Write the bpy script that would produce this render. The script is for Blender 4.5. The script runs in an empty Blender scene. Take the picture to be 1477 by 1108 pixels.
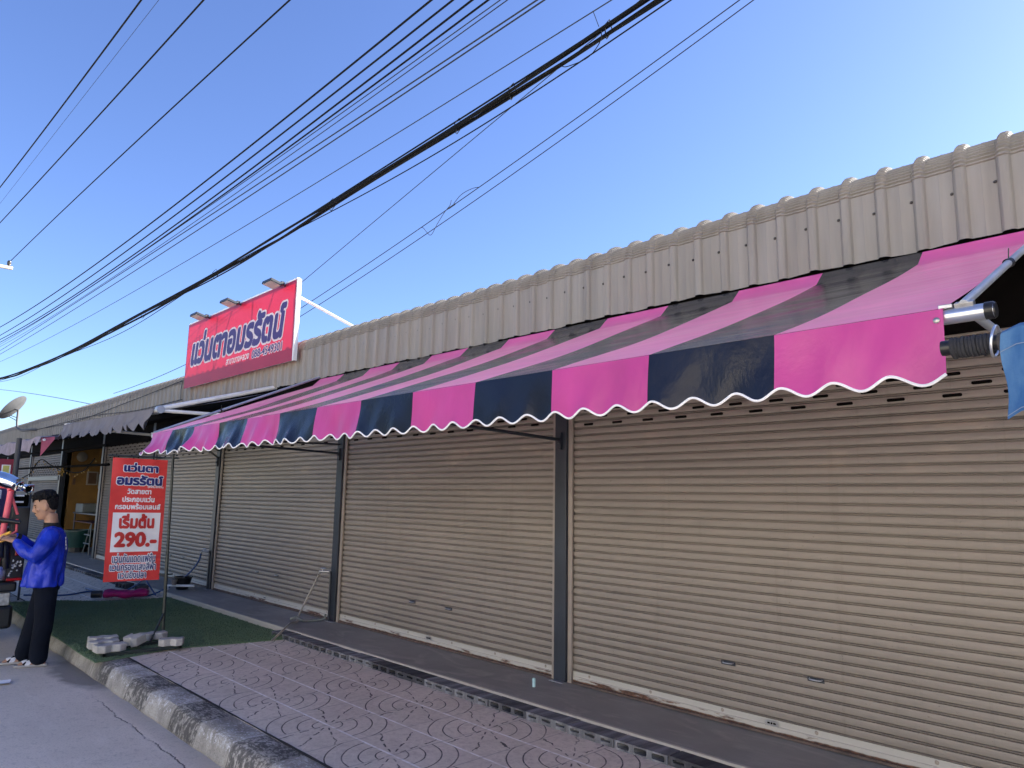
import bpy, bmesh, math, random
import numpy as np
from mathutils import Vector, Matrix

# ------------------------------------------------------------------ camera, sky, sun, exposure
S = bpy.context.scene
COL = S.collection
cam = bpy.data.cameras.new('camera')
cam.sensor_fit = 'HORIZONTAL'; cam.sensor_width = 36.0; cam.lens = 25.4326
cam.clip_start = 0.05; cam.clip_end = 2000
cam_o = bpy.data.objects.new('camera', cam); COL.objects.link(cam_o)
CAM = Vector((0, -4.17418, 1.32904))
r_ = Vector((0.69051963, 0.72312485, 0.01652569)); u_ = Vector((0.10093954, -0.11896156, 0.98775471)); f_ = Vector((-0.71623589, 0.68039592, 0.15513718))
cam_o.matrix_world = Matrix(((r_.x, u_.x, -f_.x, CAM.x), (r_.y, u_.y, -f_.y, CAM.y), (r_.z, u_.z, -f_.z, CAM.z), (0, 0, 0, 1)))
S.camera = cam_o

SUN_EL, SUN_AZ = math.radians(28), math.radians(24)      # azimuth from +Y (behind the shops) towards +X
w = bpy.data.worlds.new('World'); S.world = w; w.use_nodes = True
nt = w.node_tree
bg = nt.nodes['Background']
sky = nt.nodes.new('ShaderNodeTexSky'); sky.sky_type = 'NISHITA'; sky.sun_disc = False
sky.sun_elevation = SUN_EL; sky.sun_rotation = SUN_AZ
sky.altitude = 0; sky.air_density = 0.9; sky.dust_density = 0.5; sky.ozone_density = 6.0
hs = nt.nodes.new('ShaderNodeHueSaturation'); hs.inputs['Hue'].default_value = 0.511
nt.links.new(sky.outputs['Color'], hs.inputs['Color']); nt.links.new(hs.outputs['Color'], bg.inputs['Color']); bg.inputs['Strength'].default_value = 0.060
sl = bpy.data.lights.new('sun', 'SUN'); sl.energy = 5.0; sl.angle = math.radians(0.53); sl.color = (1.0, 0.93, 0.82)
so = bpy.data.objects.new('sun', sl); COL.objects.link(so)
sd = Vector((math.cos(SUN_EL) * math.sin(SUN_AZ), math.cos(SUN_EL) * math.cos(SUN_AZ), math.sin(SUN_EL)))
so.rotation_euler = sd.to_track_quat('Z', 'Y').to_euler(); so.location = sd * 60
S.view_settings.view_transform = 'Standard'; S.view_settings.look = 'None'
S.view_settings.exposure = 2.33; S.view_settings.gamma = 1.0
S.cycles.max_bounces = 8; S.cycles.diffuse_bounces = 4

random.seed(7)
RNG = np.random.default_rng(7)
ZP, ZR = -0.063, -0.20            # pavement and road heights; the shop slab top is z = 0

# ------------------------------------------------------------------ helpers
class MB:
    def __init__(s): s.v = []; s.f = []; s.m = []
    def face(s, idx, m=0): s.f.append(tuple(idx)); s.m.append(m)
    def add(s, vs, fs, m=0):
        b = len(s.v); s.v += [tuple(p) for p in vs]
        for f in fs: s.face([b + i for i in f], m)
    def box(s, lo, hi, m=0):
        x0, y0, z0 = lo; x1, y1, z1 = hi
        s.add([(x0,y0,z0),(x1,y0,z0),(x1,y1,z0),(x0,y1,z0),(x0,y0,z1),(x1,y0,z1),(x1,y1,z1),(x0,y1,z1)],
              [(0,3,2,1),(4,5,6,7),(0,1,5,4),(1,2,6,5),(2,3,7,6),(3,0,4,7)], m)
    def obox(s, c, ax, half, m=0):
        c = Vector(c); a = [Vector(v).normalized() * h for v, h in zip(ax, half)]
        P = [c + a[0]*i + a[1]*j + a[2]*k for k in (-1,1) for j in (-1,1) for i in (-1,1)]
        s.add(P, [(0,2,3,1),(4,5,7,6),(0,1,5,4),(1,3,7,5),(3,2,6,7),(2,0,4,6)], m)
    def tube(s, pts, r, n=8, m=0, cap=True):
        pts = [Vector(p) for p in pts]; N = len(pts); b = len(s.v)
        rr = r if isinstance(r, (list, tuple)) else [r] * N
        t0 = (pts[1] - pts[0]).normalized()
        up = Vector((0,0,1)) if abs(t0.z) < .9 else Vector((1,0,0))
        nx = t0.cross(up).normalized()
        for i, p in enumerate(pts):
            t = (pts[min(i+1, N-1)] - pts[max(i-1, 0)]).normalized()
            nx = (nx - t * nx.dot(t)).normalized(); ny = t.cross(nx)
            for k in range(n):
                a = 2*math.pi*k/n; s.v.append(tuple(p + (nx*math.cos(a) + ny*math.sin(a)) * rr[i]))
        for i in range(N-1):
            for k in range(n):
                k2 = (k+1) % n; s.face((b+i*n+k, b+i*n+k2, b+(i+1)*n+k2, b+(i+1)*n+k), m)
        if cap:
            s.face([b+k for k in range(n)][::-1], m); s.face([b+(N-1)*n+k for k in range(n)], m)
    def lathe(s, prof, n=16, c=(0,0,0), m=0):
        b = len(s.v); c = Vector(c)
        for r, z in prof:
            for k in range(n):
                a = 2*math.pi*k/n; s.v.append((c.x + r*math.cos(a), c.y + r*math.sin(a), c.z + z))
        for i in range(len(prof)-1):
            for k in range(n):
                k2 = (k+1) % n; s.face((b+i*n+k, b+i*n+k2, b+(i+1)*n+k2, b+(i+1)*n+k), m)
    def prism(s, poly, z0, z1, m=0):
        n = len(poly); b = len(s.v)
        s.v += [(x, y, z0) for x, y in poly] + [(x, y, z1) for x, y in poly]
        s.face([b+i for i in range(n)][::-1], m); s.face([b+n+i for i in range(n)], m)
        for i in range(n): j = (i+1) % n; s.face((b+i, b+j, b+n+j, b+n+i), m)
    def grid(s, fn, nu, nv, m=0, mf=None):
        b = len(s.v)
        for j in range(nv+1):
            for i in range(nu+1): s.v.append(tuple(fn(i/nu, j/nv)))
        for j in range(nv):
            for i in range(nu):
                s.face((b+j*(nu+1)+i, b+j*(nu+1)+i+1, b+(j+1)*(nu+1)+i+1, b+(j+1)*(nu+1)+i), mf(i, j) if mf else m)
    def ell(s, c, r, nu=16, nv=10, m=0, M=None):
        b = len(s.v); c = Vector(c)
        for j in range(nv+1):
            t = math.pi*j/nv
            for i in range(nu):
                a = 2*math.pi*i/nu
                p = Vector((r[0]*math.sin(t)*math.cos(a), r[1]*math.sin(t)*math.sin(a), r[2]*math.cos(t)))
                s.v.append(tuple(c + (M @ p if M else p)))
        for j in range(nv):
            for i in range(nu):
                i2 = (i+1) % nu; s.face((b+j*nu+i, b+(j+1)*nu+i, b+(j+1)*nu+i2, b+j*nu+i2), m)
    def loft(s, secs, n=16, m=0):
        # secs: (center, axis_a*ra, axis_b*rb)
        b = len(s.v)
        for c, a, bb in secs:
            c, a, bb = Vector(c), Vector(a), Vector(bb)
            for k in range(n):
                t = 2*math.pi*k/n; s.v.append(tuple(c + a*math.cos(t) + bb*math.sin(t)))
        for i in range(len(secs)-1):
            for k in range(n):
                k2 = (k+1) % n; s.face((b+i*n+k, b+i*n+k2, b+(i+1)*n+k2, b+(i+1)*n+k), m)
        s.face([b+k for k in range(n)][::-1], m); s.face([b+(len(secs)-1)*n+k for k in range(n)], m)
    def build(s, name, mats, parent=None, smooth=False, bevel=0, remesh=0, solid=0):
        me = bpy.data.meshes.new(name); me.from_pydata(s.v, [], s.f)
        if not isinstance(mats, (list, tuple)): mats = [mats]
        for m in mats: me.materials.append(m)
        me.polygons.foreach_set('material_index', s.m)
        bm = bmesh.new(); bm.from_mesh(me)
        if smooth or remesh: bmesh.ops.remove_doubles(bm, verts=bm.verts, dist=1e-6)
        if not solid: bmesh.ops.recalc_face_normals(bm, faces=bm.faces)
        bm.to_mesh(me); bm.free()
        o = bpy.data.objects.new(name, me); COL.objects.link(o)
        if remesh:
            md = o.modifiers.new('r', 'REMESH'); md.mode = 'VOXEL'; md.voxel_size = remesh; md.use_smooth_shade = True
            md = o.modifiers.new('s', 'SMOOTH'); md.iterations = 4; md.factor = .5
            apply_mods(o); smooth = True
        if bevel:
            md = o.modifiers.new('b', 'BEVEL'); md.width = bevel; md.segments = 2; md.limit_method = 'ANGLE'; md.angle_limit = .6
            apply_mods(o)
        if smooth:
            o.data.polygons.foreach_set('use_smooth', [True]*len(o.data.polygons))
            try: o.data.set_sharp_from_angle(angle=math.radians(smooth if smooth is not True else 50))
            except Exception: pass
        if parent: o.parent = parent
        return o
def apply_mods(o):
    dg = bpy.context.evaluated_depsgraph_get(); dg.update()
    me = bpy.data.meshes.new_from_object(o.evaluated_get(dg))
    old = o.data; nm = old.name; o.modifiers.clear(); o.data = me; bpy.data.meshes.remove(old); me.name = nm
def tag(o, label=None, cat=None, group=None, kind=None):
    if label: o['label'] = label
    if cat: o['category'] = cat
    if group: o['group'] = group
    if kind: o['kind'] = kind
    return o
def thing(name, loc, label, cat, group=None, rz=0):
    o = bpy.data.objects.new(name, None); COL.objects.link(o); o.empty_display_size = .1
    o.location = loc; o.rotation_euler = (0, 0, rz); return tag(o, label, cat, group)
def W(o, par):
    "parent a mesh built in world space under a thing (or a part of it) whose root is not rotated"
    top = par
    while top.parent: top = top.parent
    if o.data.users == 1: o.data.transform(Matrix.Translation(-top.location))
    o.parent = par; return o
def copy_tree(o, parent=None):
    c = o.copy(); COL.objects.link(c); c.parent = parent
    for ch in [q for q in bpy.data.objects if q.parent == o]: copy_tree(ch, c)
    return c
def spline(pts, n=8):
    P = [Vector(p) for p in pts]; P = [2*P[0]-P[1]] + P + [2*P[-1]-P[-2]]; out = []
    for i in range(1, len(P)-2):
        for k in range(n):
            t = k/n; a, b, c, d = P[i-1], P[i], P[i+1], P[i+2]
            out.append(.5*((2*b) + (c-a)*t + (2*a-5*b+4*c-d)*t*t + (3*b-a-3*c+d)*t**3))
    return out + [P[-2]]

# ------------------------------------------------------------------ materials
class G:
    "tiny node-graph helper"
    def __init__(s, name):
        s.mat = bpy.data.materials.new(name); s.mat.use_nodes = True; s.t = s.mat.node_tree
        s.p = s.t.nodes['Principled BSDF']; s.out = s.t.nodes['Material Output']
        s.tc = s.t.nodes.new('ShaderNodeTexCoord')
    def link(s, a, b): s.t.links.new(a, b)
    def val(s, sock, v):
        if hasattr(v, 'links') or isinstance(v, bpy.types.NodeSocket): s.link(v, sock)
        else: sock.default_value = v
    def m(s, op, a, b=0.0, c=0.0, clamp=False):
        n = s.t.nodes.new('ShaderNodeMath'); n.operation = op; n.use_clamp = clamp
        s.val(n.inputs[0], a); s.val(n.inputs[1], b); s.val(n.inputs[2], c); return n.outputs[0]
    def xyz(s, obj=True):
        n = s.t.nodes.new('ShaderNodeSeparateXYZ'); s.link(s.tc.outputs['Object'], n.inputs[0]); return n.outputs
    def noise(s, scale=8, stretch=(1,1,1), detail=4, rough=.55, dist=0):
        mp = s.t.nodes.new('ShaderNodeMapping'); mp.inputs['Scale'].default_value = stretch
        s.link(s.tc.outputs['Object'], mp.inputs[0])
        n = s.t.nodes.new('ShaderNodeTexNoise'); n.inputs['Scale'].default_value = scale
        n.inputs['Detail'].default_value = detail; n.inputs['Roughness'].default_value = rough; n.inputs['Distortion'].default_value = dist
        s.link(mp.outputs[0], n.inputs['Vector']); return n.outputs['Fac']
    def ramp(s, fac, a, b, va=0.0, vb=1.0):
        n = s.t.nodes.new('ShaderNodeMapRange'); n.clamp = True
        s.val(n.inputs[0], fac); n.inputs[1].default_value = a; n.inputs[2].default_value = b; n.inputs[3].default_value = va; n.inputs[4].default_value = vb
        return n.outputs[0]
    def mix(s, fac, a, b):
        n = s.t.nodes.new('ShaderNodeMix'); n.data_type = 'RGBA'; s.val(n.inputs[0], fac)
        for k, v in ((6, a), (7, b)):
            if isinstance(v, bpy.types.NodeSocket): s.link(v, n.inputs[k])
            else: n.inputs[k].default_value = (*v, 1)
        return n.outputs[2]
    def col(s, c):
        if isinstance(c, bpy.types.NodeSocket): s.link(c, s.p.inputs['Base Color'])
        else: s.p.inputs['Base Color'].default_value = (*c, 1)
    def bump(s, h, strength=.3, dist=.01, prev=None):
        n = s.t.nodes.new('ShaderNodeBump'); n.inputs['Strength'].default_value = strength; n.inputs['Distance'].default_value = dist
        s.link(h, n.inputs['Height'])
        if prev: s.link(prev, n.inputs['Normal'])
        s.link(n.outputs[0], s.p.inputs['Normal']); return n.outputs[0]
    def set(s, rough=None, metal=None, spec=None, **k):
        if rough is not None: s.val(s.p.inputs['Roughness'], rough)
        if metal is not None: s.p.inputs['Metallic'].default_value = metal
        if spec is not None: s.p.inputs['Specular IOR Level'].default_value = spec
        return s
    def translucent(s, color, fac):
        tr = s.t.nodes.new('ShaderNodeBsdfTranslucent')
        if isinstance(color, bpy.types.NodeSocket): s.link(color, tr.inputs[0])
        else: tr.inputs[0].default_value = (*color, 1)
        mx = s.t.nodes.new('ShaderNodeMixShader'); mx.inputs[0].default_value = fac
        s.link(s.p.outputs[0], mx.inputs[1]); s.link(tr.outputs[0], mx.inputs[2]); s.link(mx.outputs[0], s.out.inputs[0])
def dk(c, k): return tuple(x*k for x in c)
def simple(name, c, rough=.6, metal=0, var=.15, scale=9, stretch=(1,1,1), bump=0, bscale=60, bdist=.004, spec=.5):
    g = G(name); n = g.noise(scale, stretch)
    g.col(g.mix(g.ramp(n, .3, .7), dk(c, 1-var), dk(c, 1+var))); g.set(rough, metal, spec)
    if bump: g.bump(g.noise(bscale), bump, bdist)
    return g.mat

def m_fascia():
    g = G('beige_metal_sheet'); a = g.noise(1, (9, 9, .7), 5, .6); b = g.noise(2.5); c = g.noise(60, (1, 1, .3), 3)
    col = g.mix(g.ramp(a, .35, .68), (.205, .192, .168), (.275, .26, .23))
    col = g.mix(g.m('MULTIPLY', g.ramp(b, .45, .75), .35), col, (.27, .24, .20))
    col = g.mix(g.m('MULTIPLY', g.ramp(c, .55, .75), .25), col, (.25, .22, .185))
    g.col(col); g.set(g.ramp(b, .3, .7, .42, .6), 0, .4); g.bump(g.noise(5, (1, 1, .3)), .12, .02); return g.mat
def m_shutter():
    g = G('shutter_slats'); a = g.noise(.8, (1, 1, 6), 5); b = g.noise(14, (1, 1, 4), 4)
    z = g.xyz()[2]
    col = g.mix(g.ramp(a, .3, .7), (.225, .20, .172), (.275, .245, .21))
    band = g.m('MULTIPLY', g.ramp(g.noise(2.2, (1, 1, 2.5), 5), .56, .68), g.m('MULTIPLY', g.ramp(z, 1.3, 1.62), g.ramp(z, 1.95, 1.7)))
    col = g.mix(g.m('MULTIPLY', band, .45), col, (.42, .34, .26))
    col = g.mix(g.m('MULTIPLY', g.ramp(b, .58, .78), .3), col, (.17, .14, .11))
    st = g.noise(2.6, (5, 1, .22), 6, .7); col = g.mix(g.m('MULTIPLY', g.ramp(st, .56, .74), .38), col, (.13, .105, .085))
    sp = g.noise(55, (1, 1, 1), 2); col = g.mix(g.m('MULTIPLY', g.ramp(sp, .70, .76), .5), col, (.10, .075, .055))
    g.col(col); g.set(g.ramp(a, .3, .7, .38, .52), 0, .45); g.bump(g.noise(1.6, (1, 1, 3)), .4, .014); return g.mat
def m_rust():
    g = G('rusty_bottom_rail'); a = g.noise(3, (1, 1, 5), 6, .65); b = g.noise(40)
    rust = g.ramp(a, .52, .6)
    z = g.xyz()[2]
    low = g.ramp(g.m('ADD', z, g.m('MULTIPLY', g.noise(9, (1, 1, .2)), .02)), .034, .04)
    f = g.m('MAXIMUM', g.m('MULTIPLY', rust, g.ramp(z, .052, .044)), g.m('SUBTRACT', 1, low))
    g.col(g.mix(f, (.43, .42, .38), g.mix(g.ramp(b, .4, .6), (.05, .022, .014), (.13, .06, .035)))); g.set(.6); g.bump(b, .2, .003); return g.mat
def m_pave():
    g = G('stamped_paving_tile'); X, Y, _ = g.xyz()
    T = .3455
    # lattice of motif centres every two tiles
    def loc(c, off):
        q = g.m('DIVIDE', g.m('SUBTRACT', c, off), 2*T)
        return g.m('MULTIPLY', g.m('SUBTRACT', g.m('FRACT', g.m('ADD', q, 100.5)), .5), 2*T)
    lx, ly = loc(X, -4.157), loc(Y, -1.04)
    r = g.m('SQRT', g.m('ADD', g.m('MULTIPLY', lx, lx), g.m('MULTIPLY', ly, ly)))
    arcq = g.ramp(g.m('MULTIPLY', lx, ly), -.0002, .0002)          # quadrants along (1,1) carry arcs
    wob = g.m('MULTIPLY', g.m('SUBTRACT', g.noise(7), .5), .012)
    rr = g.m('ADD', r, wob)
    d = .0895
    fr = g.m('ABSOLUTE', g.m('SUBTRACT', g.m('FRACT', g.m('DIVIDE', rr, d)), .5))
    arc = g.m('MULTIPLY', g.ramp(fr, .445, .468), g.m('MULTIPLY', g.ramp(r, .035, .05), g.ramp(r, .39, .38)))
    ang = g.m('ADD', g.m('ARCTAN2', ly, lx), g.m('MULTIPLY', g.m('SUBTRACT', g.noise(11), .5), .28))
    a4 = g.m('ABSOLUTE', g.m('SUBTRACT', g.m('FRACT', g.m('DIVIDE', g.m('ADD', ang, 6.2832 + .13), .5236)), .5))
    wid = g.m('MULTIPLY', a4, r)                                    # lateral distance to a ray
    ray = g.ramp(wid, .0105, .007)
    seg = g.m('MAXIMUM', g.m('MULTIPLY', g.ramp(r, .055, .06), g.ramp(r, .105, .10)), g.m('MAXIMUM', g.m('MULTIPLY', g.ramp(r, .135, .14), g.ramp(r, .20, .195)), g.m('MULTIPLY', g.ramp(r, .24, .245), g.ramp(r, .40, .39))))
    ray = g.m('MULTIPLY', ray, seg)
    # fainter stamped rim lines
    groove = g.m('ADD', g.m('MULTIPLY', arc, arcq), g.m('MULTIPLY', ray, g.m('SUBTRACT', 1, arcq)))
    groove = g.m('MULTIPLY', groove, g.ramp(g.noise(6), .3, .5, .35, 1))
    def joint(c, off, wd):
        q = g.m('ABSOLUTE', g.m('SUBTRACT', g.m('FRACT', g.m('ADD', g.m('DIVIDE', g.m('SUBTRACT', c, off), T), 100.5)), .5))
        return g.m('MULTIPLY', q, T), wd
    jy = g.ramp(joint(Y, -1.04 - T, 0)[0], .009, .006)
    jx = g.ramp(joint(X, -4.157, 0)[0], .006, .003)
    n1 = g.noise(1.3, (1, 1, 1), 6, .65); n2 = g.noise(70); n3 = g.noise(9)
    col = g.mix(g.ramp(n1, .3, .7), (.60, .53, .44), (.78, .70, .59))
    col = g.mix(g.m('MULTIPLY', g.ramp(n3, .5, .75), .35), col, (.82, .72, .61))
    col = g.mix(g.m('MULTIPLY', g.ramp(n2, .5, .8), .4), col, (.36, .30, .25))
    col = g.mix(g.m('MULTIPLY', groove, .92), col, (.055, .05, .055))
    col = g.mix(g.m('MULTIPLY', jy, g.ramp(n3, .35, .5, .35, .95)), col, (.95, .92, .88))
    col = g.mix(g.m('MULTIPLY', jx, .4), col, (.20, .18, .18))
    vo = g.t.nodes.new('ShaderNodeTexVoronoi'); vo.voronoi_dimensions = '2D'; vo.feature = 'DISTANCE_TO_EDGE'; vo.inputs['Scale'].default_value = 7.5; g.link(g.tc.outputs['Object'], vo.inputs['Vector'])
    col = g.mix(g.m('MULTIPLY', g.ramp(vo.outputs['Distance'], .022, .008), g.ramp(n3, .4, .6, .1, .42)), col, (.86, .78, .68))
    n7 = g.noise(28, (1, 1, 1), 5, .7); col = g.mix(g.m('MULTIPLY', g.ramp(n7, .48, .66), .35), col, (.36, .29, .24))
    g.col(col); g.set(.78, 0, .3)
    h = g.m('SUBTRACT', g.m('MULTIPLY', n2, .25), groove)
    g.bump(h, .6, .006); return g.mat
def m_road():
    g = G('road_concrete'); n1 = g.noise(.7, (1, 1, 1), 6, .6); n2 = g.noise(90, (1, 1, 1), 3); n3 = g.noise(3.5, (1, .25, 1), 5, .6); X, Y, _ = g.xyz()
    col = g.mix(g.ramp(n1, .3, .7), (.60, .525, .43), (.78, .69, .57))
    col = g.mix(g.m('MULTIPLY', g.ramp(n3, .5, .7), .4), col, (.82, .74, .62))
    col = g.mix(g.m('MULTIPLY', g.ramp(n2, .5, .7), .5), col, (.38, .33, .28))
    # dirt gathered along the gutter, heavier beside the turf
    n5 = g.noise(26, (1, 1, 1), 4, .7); col = g.mix(g.m('MULTIPLY', g.ramp(n5, .54, .66), .35), col, (.36, .32, .27)); n6 = g.noise(5, (.3, 1.6, 1), 5, .65); col = g.mix(g.m('MULTIPLY', g.ramp(n6, .55, .7), .3), col, (.88, .80, .69))
    e = g.m('ADD', Y, g.m('MULTIPLY', g.m('SUBTRACT', n3, .5), .12))
    gut = g.m('MULTIPLY', g.ramp(e, -2.46, -2.33), .45)
    col = g.mix(gut, col, (.26, .24, .21))
    dx = g.m('DIVIDE', g.m('ADD', X, 7.15), .62); dy = g.m('DIVIDE', g.m('ADD', Y, 2.36), .20)
    rr = g.m('ADD', g.m('SQRT', g.m('ADD', g.m('MULTIPLY', dx, dx), g.m('MULTIPLY', dy, dy))), g.m('MULTIPLY', g.m('SUBTRACT', g.noise(5, (1, 1, 1), 5), .5), .9))
    col = g.mix(g.m('MULTIPLY', g.ramp(rr, 1.15, .75), .75), col, (.15, .135, .12))
    # crack running roughly parallel to the kerb
    cy = g.m('ADD', Y, g.m('MULTIPLY', g.m('SUBTRACT', g.noise(4, (1, 0, 0), 6, .7), .5), .16))
    ck = g.m('MULTIPLY', g.ramp(g.m('ABSOLUTE', g.m('ADD', cy, 2.475)), .007, .002), g.ramp(X, -6.4, -5.9))
    ck = g.m('MULTIPLY', ck, g.ramp(g.noise(6), .38, .5))
    col = g.mix(g.m('MULTIPLY', ck, .9), col, (.05, .045, .045))
    g.col(col); g.set(.72, 0, .35); g.bump(g.m('SUBTRACT', g.m('ADD', g.m('MULTIPLY', n2, .3), g.m('MULTIPLY', n3, .5)), ck), .45, .006); return g.mat
def m_kerb():
    g = G('painted_kerb_concrete'); X, Y, Z = g.xyz(); n1 = g.noise(4, (1, 1, 1), 6, .65); n2 = g.noise(42, (.7, 1.3, .35), 6, .75); n3 = g.noise(9, (1, 1, .3), 5, .65)
    base = g.mix(g.ramp(n1, .3, .7), (.24, .225, .20), (.50, .475, .43))
    q = g.m('FRACT', g.m('ADD', g.m('DIVIDE', g.m('ADD', X, 5.15), .93), 100))
    blk = g.m('MULTIPLY', g.ramp(q, .0, .012), g.ramp(q, .485, .47))
    base = g.mix(g.m('MULTIPLY', g.ramp(n3, .5, .68), .6), base, (.17, .155, .135)); top = g.ramp(Z, -.15, -.11)
    # paint is worn: white survives in patches on the top, black in streaks
    east = g.ramp(X, -7.0, -6.75)
    white = g.m('MULTIPLY', g.m('MULTIPLY', g.m('MULTIPLY', g.ramp(g.m('ADD', n2, g.m('MULTIPLY', n1, .35)), .69, .78), g.m('SUBTRACT', 1, blk)), g.ramp(g.m('ADD', g.m('MULTIPLY', top, .62), n3), .75, 1.05)), east)
    black = g.m('MULTIPLY', g.ramp(g.m('ADD', n2, g.m('MULTIPLY', n3, .45)), .66, .75), g.m('MULTIPLY', blk, east))
    col = g.mix(g.m('MULTIPLY', white, .85), base, (.66, .66, .66))
    col = g.mix(g.m('MULTIPLY', black, .74), col, (.03, .03, .034))
    col = g.mix(g.m('MULTIPLY', g.ramp(g.m('ADD', Z, g.m('MULTIPLY', n3, .03)), -.165, -.19), .6), col, (.25, .23, .20))
    j = g.m('ABSOLUTE', g.m('SUBTRACT', g.m('FRACT', g.m('ADD', g.m('DIVIDE', g.m('ADD', X, 5.15), .93), 100.5)), .5))
    col = g.mix(g.m('MULTIPLY', g.ramp(j, .008, .004), .6), col, (.06, .055, .05))
    n4 = g.noise(110); col = g.mix(g.m('MULTIPLY', g.ramp(n4, .52, .68), .55), col, (.11, .10, .09))
    g.col(col); g.set(.9, 0, .2); g.bump(g.m('ADD', g.m('ADD', n1, g.m('MULTIPLY', n2, .5)), g.m('MULTIPLY', n4, .3)), .6, .012); return g.mat
def m_slab():
    g = G('slab_concrete'); n1 = g.noise(1.2, (1, 1, 1), 6, .6); n2 = g.noise(80); X, Y, Z = g.xyz()
    n3 = g.noise(2.2, (1, 2.5, 1), 5, .6, 1.2)
    col = g.mix(g.ramp(n1, .3, .7), (.195, .198, .188), (.30, .30, .285))
    col = g.mix(g.m('MULTIPLY', g.ramp(n3, .52, .7), .5), col, (.42, .39, .36))
    col = g.mix(g.m('MULTIPLY', g.ramp(n2, .6, .8), .3), col, (.08, .08, .08))
    edge = g.ramp(g.m('ADD', Y, g.m('MULTIPLY', g.m('SUBTRACT', g.noise(6), .5), .025)), -.572, -.580)
    col = g.mix(g.m('MULTIPLY', edge, .85), col, (.42, .40, .35))
    g.col(col); g.set(.6, 0, .4); g.bump(n2, .15, .004); return g.mat
def m_turf():
    g = G('artificial_turf'); n1 = g.noise(1.6, (1, 1, 1), 5); n2 = g.noise(160, (1, 1, .3), 2); n3 = g.noise(45)
    col = g.mix(g.ramp(n1, .3, .7), (.115, .19, .115), (.17, .26, .15))
    col = g.mix(g.ramp(n2, .4, .7), col, (.19, .28, .17)); col = g.mix(g.m('MULTIPLY', g.ramp(n3, .5, .75), .4), col, (.035, .07, .045))
    g.col(col); g.set(.85, 0, .25); g.bump(n2, .9, .02); return g.mat
def m_vinyl(name, c, tr, trc, sheen=0, wrinkle=True):
    g = G(name); n = g.noise(2.2, (1, 1, 1), 5); 
    g.col(g.mix(g.ramp(n, .3, .7), dk(c, .88), dk(c, 1.1)))
    rg = g.ramp(g.noise(3, (1, 4, 4), 5), .3, .7, .14, .26)
    g.set(rg, 0, .62); g.p.inputs['Coat Weight'].default_value = .12; g.p.inputs['Coat Roughness'].default_value = .15
    if wrinkle:
        w1 = g.noise(1.1, (.7, 6, 6), 3, .5, .3); w2 = g.noise(3, (.5, 14, 14), 2)
        b = g.bump(w1, .3, .03); g.bump(w2, .24, .008, b)
    if sheen: g.p.inputs['Sheen Weight'].default_value = sheen; g.p.inputs['Sheen Roughness'].default_value = .35; g.p.inputs['Sheen Tint'].default_value = (1, .5, .78, 1)
    g.translucent(trc, tr); return g.mat
def m_drape(name, c, tr, trc, rough=.3, spec=.5):
    g = G(name); n = g.noise(4, (1, 1, .5), 5)
    g.col(g.mix(g.ramp(n, .3, .7), dk(c, .85), dk(c, 1.12))); g.set(rough, 0, spec)
    b = g.bump(g.noise(5, (1, 1, .5), 5, .6, .6), .35, .02); g.bump(g.noise(40, (1, 1, .6)), .1, .003, b)
    g.translucent(trc, tr); return g.mat
def m_sign(name, c, tr, trc):
    g = G(name); n = g.noise(2, (1, 1, .4), 4)
    g.col(g.mix(g.ramp(n, .3, .7), dk(c, .9), dk(c, 1.1))); g.set(.45, 0, .35); g.bump(g.noise(3), .1, .01)
    g.translucent(trc, tr); return g.mat
def m_cloth(name, c, var=.25, rough=.75, ws=7, wd=.025, weave=True, spec=.25):
    g = G(name); n = g.noise(6, (1, 1, 1), 5)
    g.col(g.mix(g.ramp(n, .3, .7), dk(c, 1-var), dk(c, 1+var))); g.set(rough, 0, spec)
    b = g.bump(g.noise(ws, (1, 1, .8), 4, .5, .8), .7, wd)
    if weave: g.bump(g.noise(220), .2, .002, b)
    return g.mat
def m_denim():
    g = G('faded_blue_cloth'); n = g.noise(5, (1, 1, .7), 5, .6, .8); n2 = g.noise(150)
    col = g.mix(g.ramp(n, .38, .66), (.03, .10, .25), (.13, .26, .42))
    g.col(g.mix(g.m('MULTIPLY', g.ramp(n2, .4, .7), .3), col, (.05, .13, .30))); g.set(.85, 0, .2); b = g.bump(g.noise(8, (1, 1, .4)), .5, .02); g.bump(n2, .3, .002, b); return g.mat
def m_block():
    g = G('hollow_block_concrete'); oi = g.t.nodes.new('ShaderNodeObjectInfo')
    n1 = g.noise(4, (4, .6, .6), 4); n2 = g.noise(120); lite = g.m('MULTIPLY', oi.outputs['Random'], 1)
    a = g.mix(g.ramp(oi.outputs['Random'], .3, .8), (.045, .046, .052), (.11, .112, .12))
    b = g.mix(g.ramp(oi.outputs['Random'], .3, .8), (.09, .092, .10), (.26, .265, .28))
    g.col(g.mix(g.ramp(n1, .4, .65), a, b)); g.set(.9, 0, .2); g.bump(n2, .6, .006); return g.mat
def m_paver():
    g = G('grey_paver_concrete'); n1 = g.noise(9, (1, 1, 1), 5); n2 = g.noise(90)
    col = g.mix(g.ramp(n1, .3, .7), (.36, .35, .33), (.52, .51, .48)); g.col(g.mix(g.m('MULTIPLY', g.ramp(n2, .55, .75), .45), col, (.22, .22, .21)))
    g.set(.9, 0, .2); g.bump(g.m('ADD', n2, n1), .6, .008); return g.mat

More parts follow.
